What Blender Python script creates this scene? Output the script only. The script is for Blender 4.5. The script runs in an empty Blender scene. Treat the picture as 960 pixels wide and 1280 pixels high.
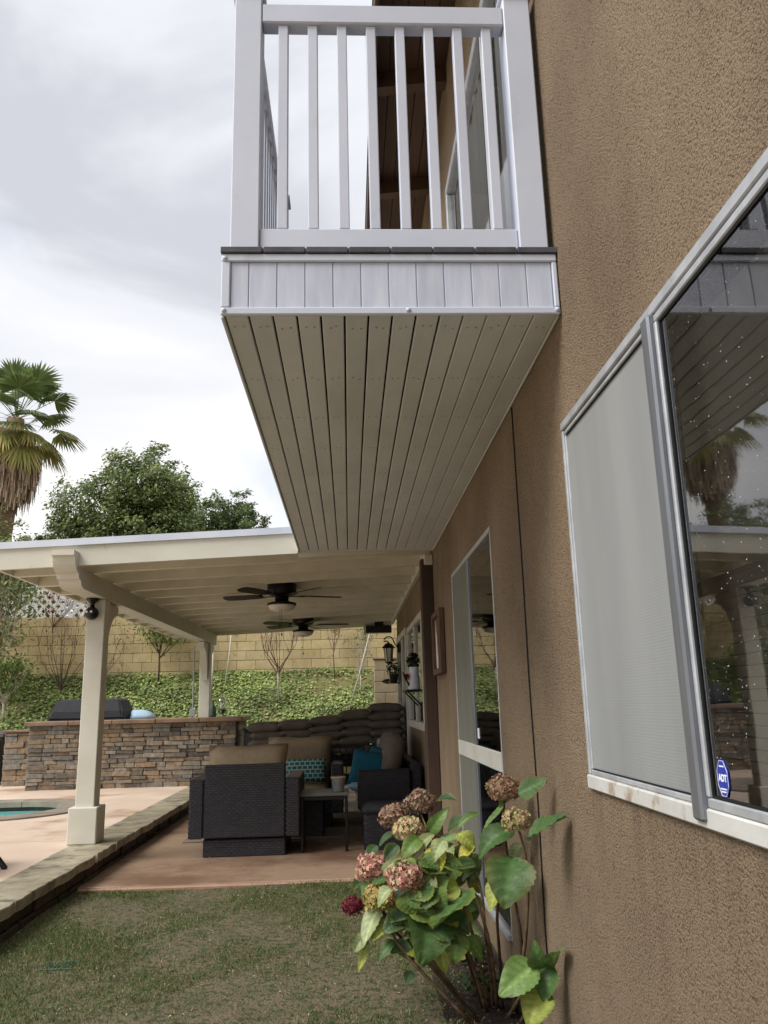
import bpy, math, random
import numpy as np
from mathutils import Matrix, Vector
random.seed(11); rng = np.random.default_rng(11)
sc = bpy.context.scene
COL = sc.collection

# ------------------------------------------------------------------ camera
cam_d = bpy.data.cameras.new('camera'); cam = bpy.data.objects.new('camera', cam_d); COL.objects.link(cam)
right, down, fwd = (.9988, -.0418, -.0246), (-.0142, .2350, -.9719), (.0464, .9711, .2341)
cam.matrix_world = Matrix(((right[0], -down[0], -fwd[0], 0), (right[1], -down[1], -fwd[1], 0), (right[2], -down[2], -fwd[2], 1.35), (0, 0, 0, 1)))
cam_d.sensor_fit = 'HORIZONTAL'; cam_d.sensor_width = 36; cam_d.lens = 37.5
cam_d.clip_start = .05; cam_d.clip_end = 2000
sc.camera = cam

# ------------------------------------------------------------------ sky, sun, exposure
SUN_DIR = Vector((-.58, -.33, .78)).normalized()           # towards the veiled sun
w = bpy.data.worlds.new('World'); sc.world = w; w.use_nodes = True
nt = w.node_tree; nt.nodes.clear(); N = nt.nodes.new; Lk = nt.links.new
out = N('ShaderNodeOutputWorld'); sky = N('ShaderNodeTexSky'); sky.sky_type = 'NISHITA'; sky.sun_disc = False
sky.sun_elevation = math.asin(SUN_DIR.z); sky.sun_rotation = math.atan2(SUN_DIR.x, SUN_DIR.y)
bg_blue = N('ShaderNodeBackground'); bg_blue.inputs[1].default_value = .08; Lk(sky.outputs[0], bg_blue.inputs[0])
tc = N('ShaderNodeTexCoord'); mp = N('ShaderNodeMapping'); mp.inputs['Scale'].default_value = (1.0, 1.0, 2.2); mp.inputs['Location'].default_value = (2.1, -.7, 1.1)
Lk(tc.outputs['Generated'], mp.inputs[0])
n1 = N('ShaderNodeTexNoise'); n1.inputs['Scale'].default_value = 1.9; n1.inputs['Detail'].default_value = 7; n1.inputs['Roughness'].default_value = .48; n1.inputs['Distortion'].default_value = .35
Lk(mp.outputs[0], n1.inputs[0])
r1 = N('ShaderNodeValToRGB'); r1.color_ramp.interpolation = 'EASE'
e = r1.color_ramp.elements; e[0].position = .36; e[0].color = (.545, .56, .615, 1); e[1].position = .64; e[1].color = (.90, .895, .885, 1)
x = e.new(.47); x.color = (.73, .745, .79, 1)
Lk(n1.outputs['Fac'], r1.inputs[0])
bg_cl = N('ShaderNodeBackground'); bg_cl.inputs[1].default_value = .535; Lk(r1.outputs[0], bg_cl.inputs[0])
mp2 = N('ShaderNodeMapping'); mp2.inputs['Location'].default_value = (3.1, 1.7, .4); Lk(tc.outputs['Generated'], mp2.inputs[0])
n2 = N('ShaderNodeTexNoise'); n2.inputs['Scale'].default_value = 3.2; n2.inputs['Detail'].default_value = 6; Lk(mp2.outputs[0], n2.inputs[0])
r2 = N('ShaderNodeValToRGB'); r2.color_ramp.elements[0].position = .34; r2.color_ramp.elements[0].color = (.55, .55, .55, 1); r2.color_ramp.elements[1].position = .46; r2.color_ramp.elements[1].color = (1, 1, 1, 1)
Lk(n2.outputs['Fac'], r2.inputs[0])
mx = N('ShaderNodeMixShader'); Lk(r2.outputs[0], mx.inputs[0]); Lk(bg_blue.outputs[0], mx.inputs[1]); Lk(bg_cl.outputs[0], mx.inputs[2]); Lk(mx.outputs[0], out.inputs[0])
sd = bpy.data.lights.new('sun', 'SUN'); sd.energy = 1.5; sd.angle = math.radians(28); sd.color = (1, .98, .95)
sun = bpy.data.objects.new('sun', sd); COL.objects.link(sun); sun.rotation_euler = (-SUN_DIR).to_track_quat('-Z', 'Y').to_euler(); sun.location = SUN_DIR * 40
vs = sc.view_settings; sc.display_settings.display_device = 'sRGB'; vs.view_transform = 'Standard'; vs.look = 'None'; vs.exposure = 1.2; vs.gamma = 1; vs.use_curve_mapping = False
sc.render.engine = 'CYCLES'; sc.cycles.use_denoising = True; sc.cycles.max_bounces = 8; sc.cycles.transparent_max_bounces = 12

# ------------------------------------------------------------------ materials
def s2l(c):
    return tuple(((v / 12.92) if v <= .04045 else ((v + .055) / 1.055) ** 2.4) for v in (k / 255 for k in c))
MATS = {}
def nodes_of(name):
    m = bpy.data.materials.new(name); m.use_nodes = True; t = m.node_tree; b = t.nodes['Principled BSDF']; MATS[name] = m
    return m, t, b
def mat(name, c1, c2=None, scale=6, rough=.6, bump=0, bscale=None, bdist=.004, rand=0, metal=0, spec=.4, stretch=(1, 1, 1), detail=5, lo=.35, hi=.65, speck=None, wet=0):
    """noise-mixed colour in world position, optional bump, per-object variation and specks"""
    m, t, b = nodes_of(name); A = t.nodes.new; K = t.links.new
    g = A('ShaderNodeNewGeometry'); mpn = A('ShaderNodeMapping'); mpn.inputs['Scale'].default_value = stretch; K(g.outputs['Position'], mpn.inputs[0])
    c1 = s2l(c1) + (1,); c2 = (s2l(c2) + (1,)) if c2 else c1
    n = A('ShaderNodeTexNoise'); n.inputs['Scale'].default_value = scale; n.inputs['Detail'].default_value = detail; n.inputs['Roughness'].default_value = .6; K(mpn.outputs[0], n.inputs[0])
    r = A('ShaderNodeValToRGB'); r.color_ramp.elements[0].position = lo; r.color_ramp.elements[1].position = hi; r.color_ramp.elements[0].color = c1; r.color_ramp.elements[1].color = c2
    K(n.outputs['Fac'], r.inputs[0]); colour = r.outputs[0]
    if speck:
        sn = A('ShaderNodeTexNoise'); sn.inputs['Scale'].default_value = speck[0]; sn.inputs['Detail'].default_value = 3; K(g.outputs['Position'], sn.inputs[0])
        sr = A('ShaderNodeValToRGB'); sr.color_ramp.elements[0].position = speck[1]; sr.color_ramp.elements[1].position = speck[2]; K(sn.outputs['Fac'], sr.inputs[0])
        mxx = A('ShaderNodeMixRGB'); K(sr.outputs[0], mxx.inputs[0]); K(colour, mxx.inputs[1]); mxx.inputs[2].default_value = s2l(speck[3]) + (1,); colour = mxx.outputs[0]
    if rand:
        oi = A('ShaderNodeObjectInfo'); hs = A('ShaderNodeHueSaturation'); mr = A('ShaderNodeMapRange'); mr.inputs[3].default_value = 1 - rand; mr.inputs[4].default_value = 1 + rand
        K(oi.outputs['Random'], mr.inputs[0]); K(mr.outputs[0], hs.inputs['Value']); K(colour, hs.inputs['Color']); colour = hs.outputs[0]
    K(colour, b.inputs['Base Color']); b.inputs['Roughness'].default_value = rough; b.inputs['Metallic'].default_value = metal; b.inputs['Specular IOR Level'].default_value = spec
    if wet:
        rr = A('ShaderNodeMapRange'); rr.inputs[3].default_value = rough - wet; rr.inputs[4].default_value = rough; K(n.outputs['Fac'], rr.inputs[0]); rr.inputs[1].default_value = lo; rr.inputs[2].default_value = hi; K(rr.outputs[0], b.inputs['Roughness'])
    if bump:
        bn = A('ShaderNodeTexNoise'); bn.inputs['Scale'].default_value = bscale or scale * 6; bn.inputs['Detail'].default_value = 4; K(mpn.outputs[0], bn.inputs[0])
        bp = A('ShaderNodeBump'); bp.inputs['Strength'].default_value = bump; bp.inputs['Distance'].default_value = bdist; K(bn.outputs['Fac'], bp.inputs['Height']); K(bp.outputs[0], b.inputs['Normal'])
    return m
mat('white_vinyl', (208, 213, 226), (200, 206, 220), 3, .42, rand=.03, spec=.4, bump=.06, bscale=60, speck=(7, .64, .8, (186, 188, 192)))
mat('vinyl_panel', (206, 211, 224), (190, 197, 213), 9, .45, rand=.05, stretch=(3, 1, .4))
mat('soffit_board', (209, 212, 211), (195, 198, 196), 5, .62, bump=.15, bscale=140, rand=.04, stretch=(1, .3, 1), speck=(34, .70, .74, (224, 218, 204)))
mat('screw_metal', (168, 164, 156), rough=.4, metal=.6)
mat('dark_void', (24, 21, 18), rough=.9)
mat('deck_composite', (82, 82, 88), (66, 66, 72), 14, .7, bump=.2, bscale=90, rand=.12)
mat('cream_paint', (210, 207, 192), (198, 194, 177), 2.2, .6, bump=.12, bscale=50, stretch=(.5, 1, 1), rand=.03, speck=(9, .70, .80, (186, 172, 146)))
mat('cream_under', (216, 211, 194), (202, 197, 178), 3, .65, bump=.12, bscale=40, rand=.04)
mat('flashing', (214, 218, 226), (196, 202, 212), 2, .38, metal=.25)
mat('dark_brown_paint', (74, 54, 42), (60, 44, 36), 6, .65, bump=.2, bscale=50, stretch=(1, 1, .2))
mat('eave_brown', (82, 62, 46), (66, 49, 37), 3, .7, bump=.25, bscale=40, stretch=(1, .15, 1), rand=.08)
mat('aluminium', (192, 195, 198), (168, 171, 175), 12, .42, metal=.3, bump=.08, bscale=160)
mat('weathered_white', (206, 205, 200), (190, 188, 181), 7, .6, bump=.2, bscale=70, speck=(13, .57, .68, (160, 142, 120)))
mat('white_frame', (206, 204, 194), (190, 187, 176), 5, .5)
mat('stile_grey', (138, 141, 146), (116, 119, 124), 14, .38, metal=.5, bump=.1, bscale=120, stretch=(1, 1, .1))
mat('rubber', (20, 20, 22), rough=.7)
mat('patio_concrete', (164, 138, 116), (114, 88, 68), .8, .62, bump=.12, bscale=35, wet=.34, detail=9, lo=.42, hi=.58, speck=(55, .66, .74, (120, 82, 62)))
mat('deck_concrete', (216, 196, 176), (196, 172, 150), .9, .66, bump=.15, bscale=30, detail=7, speck=(1.3, .55, .70, (166, 132, 106)))
mat('deck_edge', (176, 142, 120), (160, 126, 104), 5, .7, bump=.2)
mat('flagstone', (170, 160, 136), (128, 119, 98), 3.5, .6, bump=.45, bscale=22, bdist=.01, rand=.14, detail=8, wet=.2, speck=(6, .55, .7, (94, 88, 72)))
mat('riser_stone', (74, 62, 48), (48, 42, 36), 8, .75, bump=.6, bscale=30, bdist=.012, rand=.3)
mat('mortar_dark', (58, 50, 42), (44, 38, 32), 14, .9, bump=.4, bscale=60)
mat('coping', (150, 138, 122), (124, 113, 100), 4, .65, bump=.3, bscale=40, rand=.08)
mat('pool_tile', (62, 58, 50), (40, 38, 34), 30, .4)
mat('pool_plaster', (126, 190, 184), (112, 176, 170), 3, .6)
mat('countertop', (138, 112, 90), (112, 88, 68), 4, .5, bump=.15, bscale=40, rand=.04)
mat('soil', (58, 44, 34), (38, 29, 23), 14, .95, bump=1, bscale=60, bdist=.02, speck=(48, .62, .68, (112, 92, 70)))
mat('lawn_soil', (92, 88, 62), (118, 104, 82), 5.0, .95, bump=1, bscale=70, bdist=.02, detail=10, speck=(26, .5, .62, (66, 74, 42)))
mat('earth', (122, 124, 74), (104, 94, 62), 5, .95, bump=.8, bscale=20, bdist=.02)
mat('dry_terrain', (112, 100, 70), (86, 88, 54), .4, .95, bump=.5, bscale=6, bdist=.05)
mat('bark', (104, 88, 70), (78, 64, 50), 9, .9, bump=.8, bscale=26, bdist=.02, stretch=(1, 1, .25))
mat('palm_trunk', (142, 118, 92), (108, 86, 64), 4, .9, bump=.9, bscale=8, bdist=.05, stretch=(.6, .6, 3))
mat('pale_bark', (188, 176, 164), (158, 144, 132), 20, .8, bump=.4, bscale=60)
mat('twig', (120, 92, 84), (98, 74, 66), 20, .85)
mat('twig_dark', (92, 70, 58), (72, 55, 44), 20, .85)
mat('stem_wood', (132, 108, 80), (88, 68, 50), 26, .8, bump=.4, bscale=90)
mat('stem_dark', (92, 70, 50), (64, 50, 36), 26, .8, bump=.4, bscale=90)
mat('white_stake', (206, 200, 188), (186, 178, 164), 12, .7)
mat('lattice_white', (232, 230, 224), (218, 216, 208), 6, .6)
mat('cushion_tan', (156, 138, 112), (142, 124, 99), 10, .95, bump=.35, bscale=420, bdist=.002, rand=.03)
mat('cushion_taupe', (104, 96, 84), (92, 84, 73), 9, .95, bump=.3, bscale=380, bdist=.002, rand=.07)
mat('teal_fabric', (12, 82, 100), (9, 72, 90), 14, .9, bump=.3, bscale=400, bdist=.002)
mat('blue_light_fabric', (146, 176, 196), (122, 156, 182), 30, .9)
mat('black_fabric', (40, 40, 44), (31, 31, 35), 6, .75, bump=.3, bscale=20, bdist=.01)
mat('black_metal', (26, 25, 26), (20, 19, 20), 20, .45, metal=.3)
mat('black_plastic', (16, 16, 17), rough=.28, spec=.5)
mat('fan_blade', (34, 27, 23), (26, 21, 18), 8, .45, stretch=(1, 1, 6))
mat('frosted_glass', (226, 220, 206), (216, 210, 196), 10, .4)
mat('zinc', (166, 170, 172), (140, 144, 147), 18, .3, metal=.35)
mat('grey_top', (98, 95, 87), (84, 81, 75), 7, .5)
mat('bin_brown', (66, 56, 50), (54, 46, 41), 8, .6, stretch=(1, 1, .2))
mat('bin_lid', (92, 90, 90), (78, 76, 76), 8, .55)
mat('pale_blue', (176, 200, 216), (160, 188, 208), 5, .6)
mat('enamel_white', (216, 219, 226), (204, 208, 216), 5, .35)
mat('red_petal', (156, 28, 38), (120, 18, 30), 30, .8)
mat('rustic_wood', (104, 77, 60), (78, 57, 45), 8, .75, bump=.4, bscale=50, stretch=(1, 1, .3))
mat('art_panel', (72, 56, 48), (222, 214, 204), 2.4, .6, stretch=(1, 2.6, .8), lo=.50, hi=.56)
mat('green_grate', (76, 96, 80), (62, 80, 66), 12, .55)
mat('rug', (134, 120, 104), (104, 96, 88), 5, .95, bump=.3, bscale=200)
mat('interior', (62, 58, 54), (52, 49, 46), 2, .9)
mat('curtain_white', (226, 226, 222), (212, 212, 208), 4, .9, stretch=(1, 8, .2))
mat('blind_slat', (150, 148, 142), (134, 132, 126), 6, .6)
mat('blue_sticker', (38, 58, 160), rough=.4)
mat('white_print_glint', (236, 238, 244), rough=.5)
mat('litter', (176, 158, 128), (120, 96, 70), 60, .9)
mat('rain_drop', (210, 214, 218), rough=.2)
mat('conduit_grey', (150, 152, 154), rough=.5)
mat('dark_planter', (44, 38, 34), (36, 31, 28), 9, .8)

def stucco():
    m, t, b = nodes_of('stucco'); A = t.nodes.new; K = t.links.new
    g = A('ShaderNodeNewGeometry')
    big = A('ShaderNodeTexNoise'); big.inputs['Scale'].default_value = 1.3; big.inputs['Detail'].default_value = 5
    mpb = A('ShaderNodeMapping'); mpb.inputs['Scale'].default_value = (1, 1.2, .8); K(g.outputs['Position'], mpb.inputs[0]); K(mpb.outputs[0], big.inputs[0])
    r = A('ShaderNodeValToRGB'); e = r.color_ramp.elements; e[0].position = .34; e[0].color = s2l((151, 131, 107)) + (1,); e[1].position = .66; e[1].color = s2l((180, 157, 129)) + (1,); K(big.outputs['Fac'], r.inputs[0])
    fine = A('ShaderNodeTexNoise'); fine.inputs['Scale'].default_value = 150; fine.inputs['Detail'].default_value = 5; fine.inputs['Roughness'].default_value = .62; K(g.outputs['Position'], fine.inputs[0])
    fr = A('ShaderNodeValToRGB'); fr.color_ramp.elements[0].position = .16; fr.color_ramp.elements[0].color = (.46, .42, .38, 1); fr.color_ramp.elements[1].position = .31; fr.color_ramp.elements[1].color = (1, 1, 1, 1); vo = A('ShaderNodeTexVoronoi'); vo.inputs['Scale'].default_value = 165; K(g.outputs['Position'], vo.inputs[0]); cmb = A('ShaderNodeMath'); cmb.operation = 'MULTIPLY_ADD'; cmb.inputs[1].default_value = -.34; K(vo.outputs['Distance'], cmb.inputs[0]); K(fine.outputs['Fac'], cmb.inputs[2]); K(cmb.outputs[0], fr.inputs[0])  # shading of the pits put into the colour, darkened where the bump is low
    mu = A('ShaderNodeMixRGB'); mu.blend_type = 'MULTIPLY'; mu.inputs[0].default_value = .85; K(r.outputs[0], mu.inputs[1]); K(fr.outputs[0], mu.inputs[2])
    # rain streaks and damp runs
    st = A('ShaderNodeTexNoise'); st.inputs['Scale'].default_value = 5; st.inputs['Detail'].default_value = 4; mps = A('ShaderNodeMapping'); mps.inputs['Scale'].default_value = (1, 1, .07); K(g.outputs['Position'], mps.inputs[0]); K(mps.outputs[0], st.inputs[0])
    sr = A('ShaderNodeValToRGB'); sr.color_ramp.elements[0].position = .52; sr.color_ramp.elements[1].position = .72; sr.color_ramp.elements[1].color = (.15, .15, .15, 1); K(st.outputs['Fac'], sr.inputs[0])
    mu2 = A('ShaderNodeMixRGB'); K(sr.outputs[0], mu2.inputs[0]); K(mu.outputs[0], mu2.inputs[1]); mu2.inputs[2].default_value = s2l((116, 98, 78)) + (1,)
    # grime washed down from the window sill (sill_drip): streaky, fading out half a metre below it
    sx = A('ShaderNodeSeparateXYZ'); K(g.outputs['Position'], sx.inputs[0]); mz = A('ShaderNodeMapRange'); mz.inputs[1].default_value = .45; mz.inputs[2].default_value = 1.08; K(sx.outputs[2], mz.inputs[0]); lz = A('ShaderNodeMath'); lz.operation = 'LESS_THAN'; lz.inputs[1].default_value = 1.09; K(sx.outputs[2], lz.inputs[0])
    ly = A('ShaderNodeMath'); ly.operation = 'LESS_THAN'; ly.inputs[1].default_value = 2.70; K(sx.outputs[1], ly.inputs[0]); dn = A('ShaderNodeTexNoise'); dn.inputs['Scale'].default_value = 9; dn.inputs['Detail'].default_value = 6; mpd = A('ShaderNodeMapping'); mpd.inputs['Scale'].default_value = (1, 1, .12); K(g.outputs['Position'], mpd.inputs[0]); K(mpd.outputs[0], dn.inputs[0]); dr = A('ShaderNodeMapRange'); dr.inputs[1].default_value = .48; dr.inputs[2].default_value = .72; dr.inputs[4].default_value = .55; K(dn.outputs['Fac'], dr.inputs[0])
    gz_ = A('ShaderNodeMapRange'); gz_.inputs[1].default_value = .55; gz_.inputs[2].default_value = .0; gz_.inputs[4].default_value = .8; K(sx.outputs[2], gz_.inputs[0]); gm_ = A('ShaderNodeMath'); gm_.operation = 'MULTIPLY'; K(gz_.outputs[0], gm_.inputs[0]); K(dr.outputs[0], gm_.inputs[1])
    pm1 = A('ShaderNodeMath'); pm1.operation = 'MULTIPLY'; K(mz.outputs[0], pm1.inputs[0]); K(lz.outputs[0], pm1.inputs[1]); pm2 = A('ShaderNodeMath'); pm2.operation = 'MULTIPLY'; K(pm1.outputs[0], pm2.inputs[0]); K(ly.outputs[0], pm2.inputs[1]); pm3 = A('ShaderNodeMath'); pm3.operation = 'MULTIPLY'; K(pm2.outputs[0], pm3.inputs[0]); K(dr.outputs[0], pm3.inputs[1])
    pm4 = A('ShaderNodeMath'); pm4.operation = 'MAXIMUM'; K(pm3.outputs[0], pm4.inputs[0]); K(gm_.outputs[0], pm4.inputs[1])
    mu3 = A('ShaderNodeMixRGB'); K(pm4.outputs[0], mu3.inputs[0]); K(mu2.outputs[0], mu3.inputs[1]); mu3.inputs[2].default_value = s2l((108, 90, 72)) + (1,); mu2 = mu3
    K(mu2.outputs[0], b.inputs['Base Color']); b.inputs['Roughness'].default_value = .85; b.inputs['Specular IOR Level'].default_value = .25
    bp = A('ShaderNodeBump'); bp.inputs['Strength'].default_value = 1; bp.inputs['Distance'].default_value = .024; K(cmb.outputs[0], bp.inputs['Height']); K(bp.outputs[0], b.inputs['Normal'])
stucco()
def glass(name, tint=(.92, .95, .95), ior=1.62, extra=0.0):
    m, t, b = nodes_of(name); t.nodes.remove(b); A = t.nodes.new; K = t.links.new
    fr = A('ShaderNodeFresnel'); fr.inputs[0].default_value = ior
    ad = A('ShaderNodeMath'); ad.operation = 'ADD'; ad.use_clamp = True; ad.inputs[1].default_value = extra; K(fr.outputs[0], ad.inputs[0])
    tr = A('ShaderNodeBsdfTransparent'); tr.inputs[0].default_value = tint + (1,); gl = A('ShaderNodeBsdfGlossy'); gl.inputs['Roughness'].default_value = .02
    gg = A('ShaderNodeNewGeometry'); gn = A('ShaderNodeTexNoise'); gn.inputs['Scale'].default_value = 5; K(gg.outputs['Position'], gn.inputs[0]); gb = A('ShaderNodeBump'); gb.inputs['Strength'].default_value = .025; gb.inputs['Distance'].default_value = .01; K(gn.outputs['Fac'], gb.inputs['Height']); K(gb.outputs[0], gl.inputs['Normal'])
    mxs = A('ShaderNodeMixShader'); K(ad.outputs[0], mxs.inputs[0]); K(tr.outputs[0], mxs.inputs[1]); K(gl.outputs[0], mxs.inputs[2]); K(mxs.outputs[0], t.nodes['Material Output'].inputs[0])
glass('window_glass', (.8, .82, .82), 1.85, .11)
def jarglass():
    m, t, b = nodes_of('clear_glass'); t.nodes.remove(b); A = t.nodes.new; K = t.links.new
    lw = A('ShaderNodeLayerWeight'); lw.inputs[0].default_value = .3; pw_ = A('ShaderNodeMath'); pw_.operation = 'POWER'; pw_.inputs[1].default_value = 3; K(lw.outputs['Facing'], pw_.inputs[0]); ma = A('ShaderNodeMath'); ma.operation = 'MULTIPLY_ADD'; ma.inputs[1].default_value = .6; ma.inputs[2].default_value = .2; K(pw_.outputs[0], ma.inputs[0])
    tr = A('ShaderNodeBsdfTransparent'); tr.inputs[0].default_value = (.93, .95, .94, 1); gl = A('ShaderNodeBsdfGlossy'); gl.inputs['Roughness'].default_value = .05; mxs = A('ShaderNodeMixShader'); K(ma.outputs[0], mxs.inputs[0]); K(tr.outputs[0], mxs.inputs[1]); K(gl.outputs[0], mxs.inputs[2]); K(mxs.outputs[0], t.nodes['Material Output'].inputs[0])
jarglass()
glass('door_glass', (.95, .96, .97), 1.5, .03)
def screen(name='insect_screen', ca=(142, 144, 143), cb_=(158, 160, 159)):
    m, t, b = nodes_of(name); A = t.nodes.new; K = t.links.new
    g = A('ShaderNodeNewGeometry')
    n = A('ShaderNodeTexNoise'); n.inputs['Scale'].default_value = 1.6; n.inputs['Detail'].default_value = 3; mp_ = A('ShaderNodeMapping'); mp_.inputs['Scale'].default_value = (1, 2.5, .3); K(g.outputs['Position'], mp_.inputs[0]); K(mp_.outputs[0], n.inputs[0])
    r = A('ShaderNodeValToRGB'); r.color_ramp.elements[0].position = .3; r.color_ramp.elements[0].color = s2l(ca) + (1,); r.color_ramp.elements[1].position = .7; r.color_ramp.elements[1].color = s2l(cb_) + (1,); K(n.outputs['Fac'], r.inputs[0])
    K(r.outputs[0], b.inputs['Base Color']); b.inputs['Roughness'].default_value = .6; b.inputs['Specular IOR Level'].default_value = .3
    wv = A('ShaderNodeTexWave'); wv.wave_type = 'BANDS'; wv.bands_direction = 'Z'; wv.inputs['Scale'].default_value = 40; K(g.outputs['Position'], wv.inputs[0])
    bp = A('ShaderNodeBump'); bp.inputs['Strength'].default_value = .12; bp.inputs['Distance'].default_value = .001; K(wv.outputs['Fac'], bp.inputs['Height']); K(bp.outputs[0], b.inputs['Normal'])
    tr = A('ShaderNodeBsdfTransparent'); mxs = A('ShaderNodeMixShader'); mxs.inputs[0].default_value = .88; K(tr.outputs[0], mxs.inputs[1]); K(b.outputs[0], mxs.inputs[2]); K(mxs.outputs[0], t.nodes['Material Output'].inputs[0])
screen(); screen('shaded_screen', (112, 112, 102), (130, 129, 118))  # second screen is a darker copy with the shade put into its colour
def wicker():
    m, t, b = nodes_of('wicker'); A = t.nodes.new; K = t.links.new
    g = A('ShaderNodeTexCoord'); sp = A('ShaderNodeSeparateXYZ'); K(g.outputs['Object'], sp.inputs[0]); ad = A('ShaderNodeMath'); K(sp.outputs[0], ad.inputs[0]); K(sp.outputs[1], ad.inputs[1])
    cb = A('ShaderNodeCombineXYZ'); K(ad.outputs[0], cb.inputs[0]); K(sp.outputs[2], cb.inputs[1])
    br = A('ShaderNodeTexBrick'); br.inputs['Scale'].default_value = 1; br.inputs['Brick Width'].default_value = .05; br.inputs['Row Height'].default_value = .021; br.inputs['Mortar Size'].default_value = .0035; br.inputs['Mortar Smooth'].default_value = .9
    br.inputs['Color1'].default_value = s2l((54, 51, 57)) + (1,); br.inputs['Color2'].default_value = s2l((40, 38, 43)) + (1,); br.inputs['Mortar'].default_value = s2l((13, 12, 14)) + (1,)
    K(cb.outputs[0], br.inputs[0]); K(br.outputs['Color'], b.inputs['Base Color']); b.inputs['Roughness'].default_value = .42; b.inputs['Specular IOR Level'].default_value = .45
    iv = A('ShaderNodeMath'); iv.operation = 'SUBTRACT'; iv.inputs[0].default_value = 1; K(br.outputs['Fac'], iv.inputs[1])
    bp = A('ShaderNodeBump'); bp.inputs['Strength'].default_value = 1; bp.inputs['Distance'].default_value = .008; K(iv.outputs[0], bp.inputs['Height']); K(bp.outputs[0], b.inputs['Normal'])
wicker()
def ledge_stone():
    m, t, b = nodes_of('ledge_stone'); A = t.nodes.new; K = t.links.new
    oi = A('ShaderNodeObjectInfo'); r = A('ShaderNodeValToRGB'); cr = r.color_ramp; cr.interpolation = 'CONSTANT'
    cols = [(132, 123, 110), (110, 104, 96), (134, 121, 104), (104, 101, 97), (142, 125, 105), (120, 110, 97), (138, 131, 121), (92, 86, 79), (130, 114, 95), (126, 124, 120)]
    for i, c in enumerate(cols):
        el = cr.elements[0] if i == 0 else cr.elements.new(i / len(cols)); el.position = i / len(cols); el.color = s2l(c) + (1,)
    K(oi.outputs['Random'], r.inputs[0])
    g = A('ShaderNodeNewGeometry'); n = A('ShaderNodeTexNoise'); n.inputs['Scale'].default_value = 16; n.inputs['Detail'].default_value = 6; K(g.outputs['Position'], n.inputs[0])
    r2_ = A('ShaderNodeValToRGB'); r2_.color_ramp.elements[0].position = .3; r2_.color_ramp.elements[0].color = (.62, .6, .56, 1); r2_.color_ramp.elements[1].position = .68; r2_.color_ramp.elements[1].color = (1.25, 1.15, 1.0, 1); K(n.outputs['Fac'], r2_.inputs[0])
    mu = A('ShaderNodeMixRGB'); mu.blend_type = 'MULTIPLY'; mu.inputs[0].default_value = 1; K(r.outputs[0], mu.inputs[1]); K(r2_.outputs[0], mu.inputs[2]); K(mu.outputs[0], b.inputs['Base Color']); b.inputs['Roughness'].default_value = .75
    bn = A('ShaderNodeTexNoise'); bn.inputs['Scale'].default_value = 45; K(g.outputs['Position'], bn.inputs[0]); bp = A('ShaderNodeBump'); bp.inputs['Strength'].default_value = .6; bp.inputs['Distance'].default_value = .01; K(bn.outputs['Fac'], bp.inputs['Height']); K(bp.outputs[0], b.inputs['Normal'])
ledge_stone()
mat('block_tan', (200, 181, 138), (182, 162, 118), 3, .85, bump=.4, bscale=60, bdist=.006, rand=.09, speck=(7, .62, .75, (150, 126, 86)))
mat('block_grey', (176, 160, 132), (152, 138, 112), 4, .85, bump=.4, bscale=60, bdist=.006, rand=.06)
mat('block_mortar', (150, 128, 92), (130, 110, 78), 9, .9)
def leafmat(name, trans=.3, rough=.5, spec=.35, veins=False):
    m, t, b = nodes_of(name); A = t.nodes.new; K = t.links.new
    at = A('ShaderNodeAttribute'); at.attribute_name = 'col'; colour = at.outputs['Color']
    if veins:
        g = A('ShaderNodeNewGeometry'); n = A('ShaderNodeTexNoise'); n.inputs['Scale'].default_value = 30; n.inputs['Detail'].default_value = 5; K(g.outputs['Position'], n.inputs[0])
        r = A('ShaderNodeValToRGB'); r.color_ramp.elements[0].position = .3; r.color_ramp.elements[0].color = (.80, .82, .76, 1); r.color_ramp.elements[1].position = .7; r.color_ramp.elements[1].color = (1.15, 1.14, 1.1, 1); K(n.outputs['Fac'], r.inputs[0])
        mu = A('ShaderNodeMixRGB'); mu.blend_type = 'MULTIPLY'; mu.inputs[0].default_value = 1; K(colour, mu.inputs[1]); K(r.outputs[0], mu.inputs[2]); colour = mu.outputs[0]
        bn = A('ShaderNodeTexNoise'); bn.inputs['Scale'].default_value = 120; K(g.outputs['Position'], bn.inputs[0]); bp = A('ShaderNodeBump'); bp.inputs['Strength'].default_value = .35; bp.inputs['Distance'].default_value = .004; K(bn.outputs['Fac'], bp.inputs['Height']); K(bp.outputs[0], b.inputs['Normal'])
    K(colour, b.inputs['Base Color']); b.inputs['Roughness'].default_value = rough; b.inputs['Specular IOR Level'].default_value = spec
    if trans:
        tl = A('ShaderNodeBsdfTranslucent'); K(colour, tl.inputs[0]); mxs = A('ShaderNodeMixShader'); mxs.inputs[0].default_value = trans; K(b.outputs[0], mxs.inputs[1]); K(tl.outputs[0], mxs.inputs[2]); K(mxs.outputs[0], t.nodes['Material Output'].inputs[0])
leafmat('leaf_small', .28); leafmat('leaf_ivy', .08); leafmat('leaf_broad', .2, .45, .32, True); leafmat('petal', .15, .7, .2); leafmat('dry_frond', .1, .9, .1); leafmat('grass_blade', .15, .6, .2)
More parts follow.
